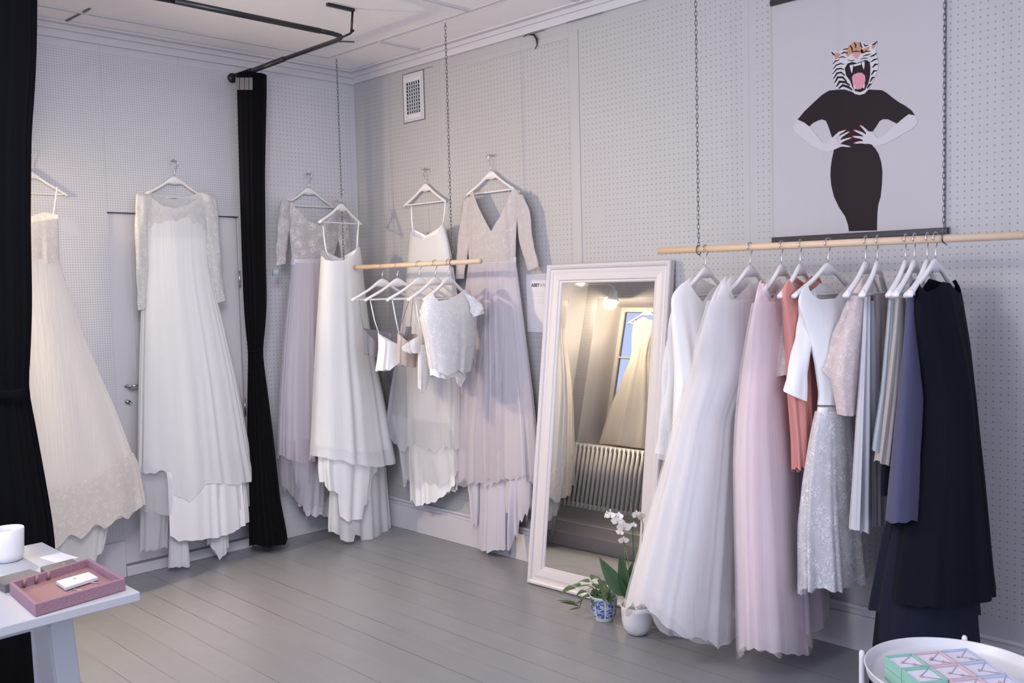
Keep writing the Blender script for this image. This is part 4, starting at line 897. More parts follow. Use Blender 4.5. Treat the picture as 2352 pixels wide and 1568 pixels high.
drape('dark_lining', M['ink'], g, fr, [(740, 2052, 2074, .4), (1000, 2026, 2062, .4), (1140, 2024, 2056, .4)], folds=3, amp=(.001, .006), ripple=.003, seed=101, mc=90, off=.03)
# 10 dusk blue dress
fr = rframe(9); g = rgarm('chiffon_dress', 9, 'dusk blue knee length chiffon dress in front of the black gown', 'dress', -.06)
fr = Frame((RX-.06, RH[9][0]-.02), math.radians(8))
drape('chiffon_body', M['navy'], g, fr, [(640, 2090, 2118, .3), (690, 2082, 2126, .3), (780, 2076, 2126), (900, 2064, 2132), (1000, 2054, 2136), (1100, 2044, 2140), (1197, 2036, 2144)], ratio=.32, top=[(2082, 680), (2092, 652), (2100, 640), (2110, 648), (2126, 690)], folds=5, amp=(.001, .010), ripple=.006, seed=102, hem=[(2035, 1196), (2070, 1200), (2092, 1193), (2115, 1196), (2144, 1196)])
# 11 black gown
ga = (RX+.02, -3.90); fr = Frame(ga, math.radians(-3)); g = garment('black_gown', ga, 'long black chiffon gown with fluttering hem, last on the long rail', 'evening dress')
rows = [(636, 2118, 2194, .2), (665, 2102, 2208, .3), (720, 2100, 2218, .35), (800, 2104, 2230, .5), (900, 2106, 2241), (1000, 2098, 2251), (1100, 2080, 2262), (1200, 2055, 2272), (1300, 2040, 2282), (1372, 2030, 2292)]
tp = [(2101, 690), (2108, 660), (2120, 640), (2132, 655), (2150, 668), (2170, 662), (2184, 646), (2196, 650), (2208, 672)]
drape('chiffon_gown', M['black'], g, fr, rows, ratio=.75, top=tp, topb=[(2101, 690), (2120, 640), (2150, 652), (2184, 642), (2208, 672)], folds=7, amp=(.001, .014), ripple=.008, seed=103, hem=[(2030, 1372), (2100, 1400), (2180, 1400), (2250, 1385), (2262, 1366), (2278, 1372), (2292, 1360)])
drape('black_overskirt', M['ink'], g, fr, [(700, 2100, 2190), (900, 2098, 2200), (1100, 2060, 2215), (1200, 2036, 2228), (1300, 2016, 2242), (1400, 1998, 2252), (1500, 1992, 2256), (1560, 1992, 2258)], ratio=.8, folds=6, amp=(.002, .016), ripple=.014, seed=104, hem=[(1994, 1395), (2010, 1404), (2024, 1412), (2030, 1545), (2100, 1560), (2200, 1560), (2240, 1500), (2247, 1440), (2258, 1405)], off=.02)
drape('long_underskirt', M['black'], g, fr, [(1150, 2050, 2225), (1350, 2022, 2238), (1480, 2008, 2248), (1590, 1998, 2262)], ratio=.7, folds=8, amp=(.004, .016), ripple=.01, seed=105, off=.03)
# ------------------------------------------------------------------ mirror leaning on the right wall
LEAN = math.atan2(.215, 1.63)
mo = thing('leaning_mirror', (-.245, -2.145, 0.0), 'tall mirror in a wide white moulded frame leaning against the pegboard wall', 'mirror')
MW, MH, FW = .766, 1.655, .098
MYAW = math.radians(2.35)
def mpt(a, h, t):   # a along the wall (towards the corner), h up the leaning plane, t out of the frame towards the room
    dx = h*math.sin(LEAN)-t*math.cos(LEAN); return (-.252+dx*math.cos(MYAW)-a*math.sin(MYAW), -2.145+a*math.cos(MYAW)+dx*math.sin(MYAW), .002+h*math.cos(LEAN)+t*math.sin(LEAN))
prof = [(0, -.012), (0, .018), (.004, .024), (.014, .026), (.022, .022), (.028, .014), (.036, .013), (.050, .016), (.072, .013), (.080, .012), (.086, .006), (.092, .006), (FW, .001), (FW, -.012)]
V = []; F = []; n = len(prof)
for (ca, ch) in ((-1, 0), (1, 0), (1, 1), (-1, 1)):
    for (w_, t) in prof:
        V.append(mpt(ca*(MW/2-w_), w_ if ch == 0 else MH-w_, t))
for i in range(4):
    j = (i+1) % 4
    for k in range(n): F.append((i*n+k, j*n+k, j*n+(k+1) % n, i*n+(k+1) % n))
mesh('frame', V, F, M['mirror_frame'], mo, smooth=False)
gx = MW/2-FW+.006
mesh('glass', [mpt(-gx, FW-.006, -.0), mpt(gx, FW-.006, 0), mpt(gx, MH-FW+.006, 0), mpt(-gx, MH-FW+.006, 0), mpt(-gx, FW-.006, -.004), mpt(gx, FW-.006, -.004), mpt(gx, MH-FW+.006, -.004), mpt(-gx, MH-FW+.006, -.004)], [(0, 1, 2, 3), (7, 6, 5, 4), (0, 4, 5, 1), (1, 5, 6, 2), (2, 6, 7, 3), (3, 7, 4, 0)], M['mirror'], mo, smooth=False)
mesh('backing_board', [mpt(-MW/2+.02, .02, -.006), mpt(MW/2-.02, .02, -.006), mpt(MW/2-.02, MH-.02, -.006), mpt(-MW/2+.02, MH-.02, -.006), mpt(-MW/2+.02, .02, -.011), mpt(MW/2-.02, .02, -.011), mpt(MW/2-.02, MH-.02, -.011), mpt(-MW/2+.02, MH-.02, -.011)], [(0, 1, 2, 3), (7, 6, 5, 4), (0, 4, 5, 1), (1, 5, 6, 2), (2, 6, 7, 3), (3, 7, 4, 0)], M['beige'], mo, smooth=False)

# ------------------------------------------------------------------ vent, paper notice, poster
ve = thing('wall_vent', (-.002, -.615, 2.69), 'white plastic air grille with dark square openings, high on the wall near the corner', 'vent')
y0, y1, z0, z1 = -.712, -.522, 2.558, 2.845
MB().box((-.006, y0, z0), (0, y1, z1)).build('backplate', M['paint'], ve, smooth=False, bevel=.002)
fm = MB(); g0, g1, h0, h1 = -.688, -.558, 2.600, 2.792
for (a0, b0, a1, b1) in ((y0+.012, z0+.012, y1-.012, h0), (y0+.012, h1, y1-.012, z1-.03), (y0+.012, h0, g0, h1), (g1, h0, y1-.012, h1)): fm.box((-.014, a0, b0), (-.005, a1, b1))
for k in range(1, 6): y = g0+(g1-g0)*k/6; fm.box((-.0135, y-.0026, h0), (-.0065, y+.0026, h1))
for k in range(1, 9): z = h0+(h1-h0)*k/9; fm.box((-.0135, g0, z-.0017), (-.0065, g1, z+.0017))
fm.build('grille', M['white'], ve, smooth=False)
MB().box((-.0075, g0, h0), (-.0065, g1, h1)).build('painted_duct_shade', plain('duct_shade_black', (.008, .008, .012), .9), ve, smooth=False)  # flat black sheet: shade inside the grille openings put into its colour
MB().tube([(-.014, -.56, 2.585), (-.0155, -.56, 2.585)], .003, 8).build('screw', M['tape'], ve)
MB().box((-.004, y0-.006, z0-.006), (-.0005, y1+.008, z1+.006)).build('painted_shadow_rim', M['tape'], ve, smooth=False)  # dark plate standing in for the shadow line round the vent

pa = thing('paper_notice', (-.003, -1.62, 1.29), 'white paper sheet with a printed heading, half hidden by the mirror frame', 'poster')
PAP = plain('paper', (.66, .64, .68), .7)
MB().box((-.004, -1.76, 1.285), (-.002, -1.535, 1.600)).build('sheet', PAP, pa, smooth=False)


def text(body, size, loc, mat, parent, name, sx=1.0, offs=0.0):
    c = bpy.data.curves.new(name, 'FONT'); c.body = body; c.size = size; c.extrude = .0003; c.offset = offs; c.materials.append(mat)
    o = bpy.data.objects.new(name, c); COL.objects.link(o)
    if parent is not None: o.parent = parent; loc = Vector(loc)-parent.location
    o.location = loc; o.scale = (sx, 1, 1)
    # text on the right wall: reading direction is -y, up is z, facing -x
    me = bpy.data.meshes.new_from_object(o); R_ = Matrix(((0, 0, -1), (-1, 0, 0), (0, 1, 0))).to_4x4(); me.transform(R_ @ Matrix.Diagonal((sx, 1, 1, 1))); me.materials.clear(); me.materials.append(mat)
    bpy.data.objects.remove(o); o = link(bpy.data.objects.new(name, me), parent); o.location = loc
    return o


INK = plain('ink_dark', (.05, .045, .055), .7); INKL = plain('ink_grey', (.30, .29, .31), .7); INKF = plain('ink_faint', (.50, .48, .52), .7)
text('ABBY', .026, (-.0045, -1.574, 1.532), INK, pa, 'lettering', .95, .0006); text('WAITS', .026, (-.0045, -1.632, 1.532), INKL, pa, 'lettering', .95)
lb = MB()
for i in range(7):
    for (ya, yb) in ((-1.562, -1.60), (-1.612, -1.665), (-1.675, -1.74)):
        if (i*3+int(abs(ya)*100)) % 5: lb.box((-.0044, yb, 1.497-i*.009), (-.0042, ya, 1.4985-i*.009))
lb.box((-.0044, -1.745, 1.506), (-.0042, -1.555, 1.507))
lb.build('small_print', INKF, pa, smooth=False)

po = thing('poster', (-.012, -3.39, 1.70), 'large poster of a roaring tiger-headed figure in a black dress, black bars top and bottom', 'poster')
PX = -.014
c_bl, c_br, c_tl = on(1778, 548, 0, PX), on(2166, 528, 0, PX), on(1768, 6, 0, PX)
PY0, PY1, PZ0, PZ1 = c_bl[1], c_br[1]-.004, c_bl[2]-.005, c_tl[2]
MB().box((PX, PY1, PZ0), (PX+.0015, PY0, PZ1)).build('paper_print', plain('poster_paper', (.43, .412, .438), .55), po, smooth=False)
BARM = plain('poster_bar', (.012, .010, .013), .4)
for zz in (PZ0-.004, PZ1-.008): MB().box((PX-.012, PY1-.016, zz-.010), (PX+.010, PY0+.006, zz+.014)).build('hanging_bar', BARM, po, smooth=False, bevel=.002)
PINK_ = plain('print_black', (.016, .009, .013), .55, spec=.15); PSK = plain('print_skin', (.50, .465, .50), .55); PG = plain('print_grey', (.33, .32, .34), .55); PWH = plain('print_white', (.52, .505, .53), .5)
POR = plain('print_orange', (.42, .21, .12), .55); PPK = plain('print_pink', (.56, .22, .28), .5); PRD = plain('print_red', (.55, .06, .03), .4)


def decal(polys, lift, mat, name, each=False):
    if each:
        for q in polys: decal([q], lift, mat, name)
        return
    mb = MB()
    for P in polys:
        q = [on(x/2.704+1740, y/2.704, 0, PX) for x, y in P]
        bmv = [(PX-lift, p[1], p[2]) for p in q]; mb.add(bmv, [tuple(range(len(bmv)))])
    o = mb.build(name, mat, po, smooth=False)
    bm = bmesh.new(); bm.from_mesh(o.data); bmesh.ops.triangulate(bm, faces=bm.faces[:], ngon_method='EAR_CLIP'); bm.to_mesh(o.data); bm.free(); return o


dress = [(500, 557), (445, 562), (400, 590), (345, 640), (290, 693), (250, 742), (290, 760), (322, 785), (345, 764), (372, 750), (400, 741), (425, 750), (440, 785), (455, 830), (462, 850), (468, 900), (474, 935), (463, 985), (455, 1040), (453, 1090), (458, 1150), (475, 1220), (505, 1285), (545, 1345), (562, 1395), (568, 1436), (742, 1430), (744, 1330), (750, 1270), (765, 1220), (773, 1140), (776, 1070), (769, 1010), (752, 955), (730, 920), (714, 905), (712, 860), (716, 815), (735, 790), (758, 752), (780, 740), (812, 741), (840, 755), (868, 768), (905, 735), (940, 710), (978, 716), (955, 684), (915, 655), (880, 636), (840, 607), (800, 575), (772, 560), (690, 556), (650, 575), (620, 582), (590, 572), (540, 556)]
decal([dress], .001, PINK_, 'printed_dress')
arms = [[(248, 744), (228, 768), (221, 795), (232, 820), (275, 855), (330, 900), (385, 930), (440, 942), (480, 928), (515, 912), (520, 880), (512, 858), (462, 852), (430, 893), (400, 880), (360, 830), (325, 787), (290, 762)],
        [(978, 717), (993, 738), (992, 768), (960, 800), (910, 828), (850, 862), (790, 893), (740, 908), (700, 895), (655, 888), (650, 850), (668, 838), (690, 815), (716, 818), (735, 848), (755, 862), (785, 845), (830, 800), (868, 767), (905, 735), (940, 709)]]
fing = [[(470, 850), (505, 818), (545, 806), (548, 812), (515, 832), (495, 862)], [(480, 866), (520, 838), (568, 815), (571, 822), (530, 848), (505, 880)], [(495, 880), (530, 865), (580, 852), (583, 859), (540, 875), (512, 895)], [(490, 898), (530, 896), (577, 907), (577, 915), (530, 910), (495, 915)],
        [(705, 838), (680, 805), (645, 776), (638, 782), (665, 812), (690, 850)], [(690, 848), (655, 822), (603, 804), (600, 812), (648, 838), (680, 862)], [(680, 862), (645, 846), (592, 843), (592, 852), (640, 862), (675, 878)], [(672, 880), (640, 876), (602, 884), (604, 893), (645, 890), (680, 895)]]
decal(arms, .0016, PSK, 'printed_arm', True)
decal(fing, .0018, PSK, 'printed_finger', True)
nails = []
for (x, y) in ((545, 809), (568, 819), (578, 856), (573, 911), (642, 780), (604, 809), (596, 848), (606, 888)): nails.append([(x-7, y-3), (x+6, y-4), (x+8, y+2), (x-6, y+4)])
decal(nails, .0021, PRD, 'printed_nail', True)
head = [(497, 548), (478, 520), (467, 470), (470, 410), (476, 352), (460, 323), (475, 320), (503, 326), (545, 300), (575, 273), (613, 258), (650, 260), (692, 275), (745, 256), (740, 295), (733, 325), (745, 360), (753, 400), (742, 450), (722, 495), (703, 530), (690, 556), (665, 582), (635, 590), (605, 584), (588, 566), (560, 552), (525, 555)]
decal([head], .0016, PWH, 'printed_head')
decal([[(565, 285), (600, 262), (640, 262), (648, 300), (660, 325), (640, 335), (615, 330), (580, 335), (560, 355), (548, 330)], [(478, 330), (503, 328), (520, 340), (500, 360), (482, 372)], [(640, 310), (665, 300), (690, 290), (700, 300), (670, 325), (648, 335)], [(710, 285), (738, 265), (728, 300), (712, 305)]], .0021, POR, 'printed_fur')
st = []
def stripe(p, w1):
    n = len(p); a = []; b2 = []
    for i, (x, y) in enumerate(p):
        x2, y2 = p[min(i+1, n-1)]; x1, y1 = p[max(i-1, 0)]; dx, dy = x2-x1, y2-y1; l = math.hypot(dx, dy) or 1; w_ = w1*(.25+math.sin(PI*(i+.3)/(n-.4)))
        a.append((x-dy/l*w_, y+dx/l*w_)); b2.append((x+dy/l*w_, y-dx/l*w_))
    return a+b2[::-1]
for p, w_ in (([(468, 400), (485, 380), (510, 372)], 3), ([(470, 430), (490, 405), (518, 395), (540, 400)], 3.5), ([(468, 460), (492, 430), (520, 425), (540, 435)], 4), ([(472, 490), (495, 455), (520, 450), (545, 470)], 5), ([(480, 515), (500, 480), (530, 480), (555, 505)], 6), ([(492, 538), (510, 508), (545, 510), (575, 530)], 7), ([(505, 550), (530, 530), (565, 540), (590, 560)], 7),
              ([(740, 330), (722, 345), (700, 352)], 4), ([(748, 365), (728, 370), (705, 385)], 4), ([(750, 400), (733, 400), (715, 420)], 5), ([(742, 440), (725, 440), (708, 465)], 5), ([(728, 480), (715, 482), (700, 508)], 5), ([(708, 520), (697, 525), (682, 550)], 5),
              ([(520, 335), (540, 325), (562, 330)], 4), ([(530, 310), (550, 305), (565, 300)], 3), ([(575, 280), (588, 300), (590, 325)], 4), ([(600, 262), (612, 280), (610, 300)], 4), ([(640, 262), (642, 282), (652, 298)], 4), ([(660, 270), (668, 285), (690, 282)], 4), ([(655, 330), (675, 318), (700, 318)], 4), ([(590, 322), (612, 318), (640, 320)], 3), ([(462, 323), (470, 335), (482, 345)], 4), ([(745, 257), (730, 272), (712, 280)], 4), ([(505, 360), (530, 352), (550, 360)], 3), ([(655, 350), (680, 342), (705, 335)], 3), ([(560, 372), (585, 378), (605, 372)], 2.5), ([(640, 368), (662, 362), (690, 362)], 2.5)):
    st.append(stripe(p, w_))
decal(st, .0022, PINK_, 'printed_stripes')
decal([[(543, 425), (560, 395), (590, 385), (620, 392), (650, 380), (675, 372), (698, 385), (702, 420), (700, 470), (688, 520), (670, 558), (640, 573), (608, 566), (590, 540), (575, 500), (552, 470)]], .0026, PINK_, 'printed_mouth')
decal([[(588, 480), (600, 462), (625, 452), (650, 452), (670, 470), (672, 500), (662, 535), (645, 552), (620, 556), (600, 545), (592, 515)], [(585, 338), (612, 330), (640, 330), (632, 350), (615, 366), (600, 352)]], .0030, PPK, 'printed_tongue', True)
decal([[(574, 405), (596, 402), (592, 440), (588, 458), (580, 435)], [(648, 385), (667, 381), (667, 410), (662, 434), (653, 410)], [(598, 402), (646, 388), (646, 402), (600, 414)], [(596, 535), (606, 528), (612, 552), (604, 556)], [(655, 545), (664, 520), (670, 528), (664, 552)]], .0033, PWH, 'printed_tooth', True)

# ------------------------------------------------------------------ white table with mug, boxes and tray
tb = thing('side_table', (-3.1, -2.2, 0), 'white table with slanted legs, its corner reaching in beside the wide curtain', 'table')
TZ = .74
MB().box((-3.56, -2.60, TZ-.026), (-2.64, -1.84, TZ)).build('table_top', M['table'], tb, smooth=False, bevel=.003)
for (x, y, sx, sy) in ((-2.81, -2.47, .35, -.3), (-2.685, -1.92, .1, .3), (-3.42, -2.46, -.4, -.3), (-3.42, -1.95, -.4, .3)):
    w_ = .029; a = [(x-w_, y-w_*.6, TZ-.028), (x+w_, y-w_*.6, TZ-.028), (x+w_, y+w_*.6, TZ-.028), (x-w_, y+w_*.6, TZ-.028)]
    b_ = [(p[0]+sx*.125, p[1]+sy*.03, 0.0) for p in a]; MB().hexa(b_+a).build('leg', M['table'], tb, smooth=False, bevel=.003)
MB().box((-3.40, -2.47, TZ-.075), (-2.82, -2.44, TZ-.028)).box((-3.40, -2.0, TZ-.075), (-2.70, -1.97, TZ-.028)).build('apron_rail', M['table'], tb, smooth=False, bevel=.002)
MB().box((-2.70, -2.30, TZ-.05), (-2.675, -2.27, TZ-.027)).build('underside_bracket', M['table'], tb, smooth=False, bevel=.002)

mg = thing('mug', (-2.786, -1.985, TZ), 'tall white ceramic mug standing near the table edge', 'mug')
MB().lathe([(0, 0), (.034, 0), (.040, .003), (.0445, .02), (.0465, .06), (.0485, .098), (.0475, .1), (.0455, .098), (.0435, .06), (.041, .02), (.034, .007), (0, .006)], (-2.786, -1.985, TZ+.0005), 40).build('body', M['white'], mg)
MB().tube([(-2.832, -1.975, TZ+.08), (-2.862, -1.968, TZ+.078), (-2.872, -1.966, TZ+.055), (-2.862, -1.968, TZ+.03), (-2.831, -1.975, TZ+.024)], .006, 10).build('handle', M['white'], mg)
MB().disc((-2.786, -1.985, TZ+.078), .0445).build('drink', plain('coffee', (.25, .17, .12), .15), mg)
ROSE = plain('rose_velvet', (.27, .15, .185), .85, bump=.6, bscale=220, var=.12); ROSED = plain('rose_inner', (.29, .155, .15), .9, bump=.5, bscale=220)
tr = thing('jewellery_tray', (-2.78, -2.43, TZ), 'dusty pink velvet jewellery tray on the table corner', 'tray', rz=math.radians(0))
ct = [np.array([-2.905, -2.595]), np.array([-2.662, -2.560]), np.array([-2.652, -2.275]), np.array([-2.890, -2.345])]
cen = sum(ct)/4
def ring(k, z): return [tuple(cen+(c-cen)*k)+(z,) for c in ct]
V = ring(1, TZ+.001)+ring(1, TZ+.034)+ring(.925, TZ+.034)+ring(.925, TZ+.008)
F = [(3, 2, 1, 0)]+[(i, (i+1) % 4, 4+(i+1) % 4, 4+i) for i in range(4)]+[(4+i, 4+(i+1) % 4, 8+(i+1) % 4, 8+i) for i in range(4)]+[(8+i, 8+(i+1) % 4, 12+(i+1) % 4, 12+i) for i in range(4)]+[(12, 13, 14, 15)]
mesh('box_wall', V, F, ROSE, tr, smooth=False, bevel=.002)
mesh('lining', ring(.92, TZ+.0095)+ring(.92, TZ+.0085), [(0, 1, 2, 3), (7, 6, 5, 4)], ROSED, tr, smooth=False)
for k in range(3):
    a = ct[3]+(ct[2]-ct[3])*(.12+.16*k); d_ = (cen-a); d_ /= np.linalg.norm(d_)
    p = a+d_*.012; MB().tube([(p[0], p[1], TZ+.012), (p[0]+.003, p[1]-.003, TZ+.033)], .0045, 8).build('ring_slot', ROSED, tr)
cd_ = thing('name_card', (-2.735, -2.40, TZ), 'white card with a small star mark lying in the pink tray', 'card')
def quad_card(pxs, z, th, mat, parent, name):
    q = [on(x, y, 2, z) for x, y in pxs]; return mesh(name, [tuple(p) for p in q]+[(p[0], p[1], p[2]-th) for p in q], [(0, 1, 2, 3), (7, 6, 5, 4), (0, 4, 5, 1), (1, 5, 6, 2), (2, 6, 7, 3), (3, 7, 4, 0)], mat, parent, smooth=False)
quad_card([(129, 1334), (203, 1313), (225, 1325), (150, 1349)], TZ+.021, .008, M['white'], cd_, 'card_body')
def star(px, py, z, r, mat, parent, name='star_mark'):
    c = on(px, py, 2, z); mb = MB(); n = 8
    for k in range(n):
        t = PI*k/n; d_ = np.array([math.cos(t), math.sin(t), 0]); e_ = np.array([-d_[1], d_[0], 0])*.0006; mb.add([c-d_*r, c-e_, c+d_*r, c+e_], [(0, 1, 2, 3)])
    return mb.build(name, mat, parent, smooth=False)
star(172, 1328, TZ+.0215, .007, INKL, cd_)
BR = thing('bracelet', (-2.70, -2.46, TZ), 'thin silver bangle with a ball lying in the pink tray', 'bracelet')
c = on(200, 1346, 2, TZ+.012); MB().tube([(c[0]+.034*math.cos(t), c[1]+.030*math.sin(t), TZ+.0125) for t in np.linspace(0, 2*PI, 30, endpoint=False)], .0011, 6, closed=True).build('band', M['chrome'], BR)
DB = plain('grey_box_card', (.125, .115, .12), .7, bump=.1, bscale=80)
for nm, quad, lab, sy in (('gift_box', [(96, 1303), (170, 1284), (198, 1299), (120, 1322)], 'flat dark grey box with a gold star, behind the pink tray', 1), ('gift_box', [(-14, 1330), (72, 1308), (112, 1323), (20, 1349)], 'flat plain dark grey box next to the mug, partly hidden by the pink tray', 0)):
    q = [on(x, y, 2, TZ+.024) for x, y in quad]; cx = sum(p[0] for p in q)/4; cy = sum(p[1] for p in q)/4
    bxo = thing(nm, (cx, cy, TZ), lab, 'box', 'dark grey jewellery boxes')
    q[0][1] += .012; q[1][1] += .012; q[2][1] += .034; q[3][1] += .034
    mesh('box_base', [(p[0], p[1], TZ+.0005) for p in q]+[(p[0], p[1], TZ+.016) for p in q], [(3, 2, 1, 0), (4, 5, 6, 7), (0, 1, 5, 4), (1, 2, 6, 5), (2, 3, 7, 6), (3, 0, 4, 7)], DB, bxo, smooth=False, bevel=.001)
    mesh('lid', [(p[0]*1.0, p[1], TZ+.0165) for p in q]+[(p[0], p[1], TZ+.024) for p in q], [(3, 2, 1, 0), (4, 5, 6, 7), (0, 1, 5, 4), (1, 2, 6, 5), (2, 3, 7, 6), (3, 0, 4, 7)], DB, bxo, smooth=False, bevel=.001)
    if sy: star(146, 1294, TZ+.0245, .006, plain('gold_print', (.7, .62, .5), .4), bxo)
pp = thing('paper_slip', (-2.70, -2.08, TZ), 'white paper slip lying on the table beyond the grey boxes', 'paper')
quad_card([(90, 1280), (140, 1268), (180, 1280), (128, 1292)], TZ+.0015, .001, PAP, pp, 'sheet')

# ------------------------------------------------------------------ round tray table with jewellery boxes
TX, TY, TT, TR_ = -1.20, -4.22, .52, .225
tt_ = thing('tray_table', (TX, TY, 0), 'round white metal tray table standing beside the long rail', 'table')
MB().lathe([(0, TT-.03), (TR_-.012, TT-.03), (TR_-.004, TT-.024), (TR_, TT-.004), (TR_+.002, TT), (TR_, TT+.002), (TR_-.003, TT), (TR_-.007, TT-.02), (TR_-.015, TT-.026), (0, TT-.026)], (TX, TY, 0), 72).build('tray', M['white'], tt_)
for k in range(4):
    t = math.radians(150-8+90*k) if False else math.radians([105, 15, -75, -165][k])
    x, y = TX+(TR_+.010)*math.cos(t), TY+(TR_+.010)*math.sin(t)
    MB().tube([(x, y, 0.0), (x, y, TT+.006), (x, y, TT+.012)], [.0075, .0075, .004], 12).build('leg', M['white'], tt_)
MB().tube([(TX+(TR_+.010)*math.cos(t), TY+(TR_+.010)*math.sin(t), .06) for t in np.linspace(0, 2*PI, 48, endpoint=False)], .005, 8, closed=True).build('lower_ring', M['white'], tt_)
BXC = {'mint green': (.26, .50, .41), 'pale pink': (.60, .44, .46), 'pale blue': (.46, .50, .62)}
BXM = {k: plain('box_'+k.replace(' ', '_'), v, .6) for k, v in BXC.items()}
CUSH = plain('white_cushion', (.66, .63, .74), .8, bump=.2, bscale=200)
GOLD = plain('pendant', (.45, .40, .33), .25, metal=1); CHN = plain('fine_chain', (.30, .28, .30), .3, metal=1)
ea = np.array([.812, -.583]); eb = np.array([-.62, -.785])
o0 = np.array([-1.312, -4.078]); zb0 = TT-.0255
bn = 0
PEN = [['two small beads', 'a bow shaped bead', 'two dark beads'], ['one round bead', 'a leaf shaped bead', 'one blue bead'], ['a short bar', 'a folded chain', 'a wide looped chain']]
for r in range(3):
    for c_, col in enumerate(('mint green', 'pale pink', 'pale blue')):
        if r == 2 and c_ == 0: continue
        for lv in range(2):
            p0 = o0+ea*(.0795*c_)+eb*(.0835*r); w_, l_ = .077, .081
            za = zb0+.001+lv*.031
            q = [p0, p0+ea*w_, p0+ea*w_+eb*l_, p0+eb*l_]; ctr = sum(q)/4
            rowt = ['back', 'middle', 'front'][r]
            if lv == 1: lb = f'open {col} necklace box with {PEN[r][c_]}, top of the {rowt} stack in its colour'
            else: lb = f'lower {col} box under the open one in the {rowt} stack of that colour'
            if lv == 1: lb = f'open {col} necklace box with {PEN[r][c_]}, {rowt} row of the round tray'
            else: lb = f'closed {col} box supporting the open one, {rowt} row of the round tray'
            bo = thing('necklace_box', (ctr[0], ctr[1], za), lb, 'box', 'small necklace boxes on the round tray')
            def rg_(k, z): return [tuple(ctr+(a-ctr)*k)+(z,) for a in q]
            H_ = .029
            if lv == 0:
                mesh('box_body', rg_(1, za)+rg_(1, za+H_), [(3, 2, 1, 0), (4, 5, 6, 7), (0, 1, 5, 4), (1, 2, 6, 5), (2, 3, 7, 6), (3, 0, 4, 7)], BXM[col], bo, smooth=False, bevel=.0008)
                continue
            V = rg_(1, za)+rg_(1, za+H_)+rg_(.955, za+H_)+rg_(.955, za+.016)
            F = [(3, 2, 1, 0)]+[(k*4+i, k*4+(i+1) % 4, k*4+4+(i+1) % 4, k*4+4+i) for k in range(3) for i in range(4)]+[(12, 13, 14, 15)]
            mesh('box_body', V, F, BXM[col], bo, smooth=False)
            mesh('cushion', rg_(.945, za+.0165)+rg_(.93, za+.023), [(3, 2, 1, 0), (4, 5, 6, 7), (0, 1, 5, 4), (1, 2, 6, 5), (2, 3, 7, 6), (3, 0, 4, 7)], CUSH, bo, smooth=False, bevel=.002)
            zt = za+.0242
            s_ = lambda a, b: (ctr[0]+ea[0]*a+eb[0]*b, ctr[1]+ea[1]*a+eb[1]*b, zt)
            MB().tube([s_(.028, -.032), s_(-.012+.004*c_, .002*r), s_(.030, .028)], .0006, 5).build('chain', CHN, bo)
            nbd = [2, 3, 2, 1, 2, 1, 1, 2, 3][r*3+c_]
            pb = MB()
            for k in range(nbd):
                x_, y_ = [(-.012, .0), (.012, .018), (-.004, -.008)][k] if nbd != 1 else (-.010, .002)
                cc = s_(x_, y_); pb.lathe([(0, -.0022), (.003, -.001), (.0036, .001), (.002, .003), (0, .0034)], cc, 10)
            pb.build('pendant', GOLD, bo)

# ------------------------------------------------------------------ plants
SOIL = plain('bark_soil', (.06, .035, .025), .95, bump=1, bscale=120)
LEAF = plain('ivy_leaf', (.075, .14, .055), .42, var=.35, bscale=25); LEAFD = plain('orchid_leaf', (.035, .085, .03), .35, var=.2, bscale=12); STEM = plain('plant_stem', (.10, .17, .05), .5)
m, nt, b, out = nodes('blue_white_porcelain'); b.inputs['Roughness'].default_value = .15
tc = N(nt, 'ShaderNodeTexCoord'); sp_ = N(nt, 'ShaderNodeSeparateXYZ'); L(nt, tc.outputs['Object'], sp_.inputs[0])
n1 = N(nt, 'ShaderNodeTexNoise'); n1.inputs['Scale'].default_value = 70; n1.inputs['Detail'].default_value = 2; n1.inputs['Distortion'].default_value = 1.2; L(nt, tc.outputs['Object'], n1.inputs['Vector'])
pat = math_(nt, 'MULTIPLY', math_(nt, 'SUBTRACT', n1.outputs[0], .47), 18, True)
ang = math_(nt, 'ARCTAN2', sp_.outputs[1], sp_.outputs[0]); pan = math_(nt, 'GREATER_THAN', math_(nt, 'ABSOLUTE', math_(nt, 'SINE', math_(nt, 'MULTIPLY', ang, 4))), .22)
band = math_(nt, 'MULTIPLY', math_(nt, 'GREATER_THAN', sp_.outputs[2], .022), math_(nt, 'LESS_THAN', sp_.outputs[2], .108))
fac = math_(nt, 'MULTIPLY', math_(nt, 'MULTIPLY', math_(nt, 'SUBTRACT', 1.0, math_(nt, 'MULTIPLY', pat, .75)), pan), band)
cm = N(nt, 'ShaderNodeMix', data_type='RGBA'); cm.inputs['A'].default_value = (.60, .66, .68, 1); cm.inputs['B'].default_value = (.06, .10, .36, 1); L(nt, fac, cm.inputs['Factor']); L(nt, cm.outputs['Result'], b.inputs['Base Color'])
M['porcelain'] = m


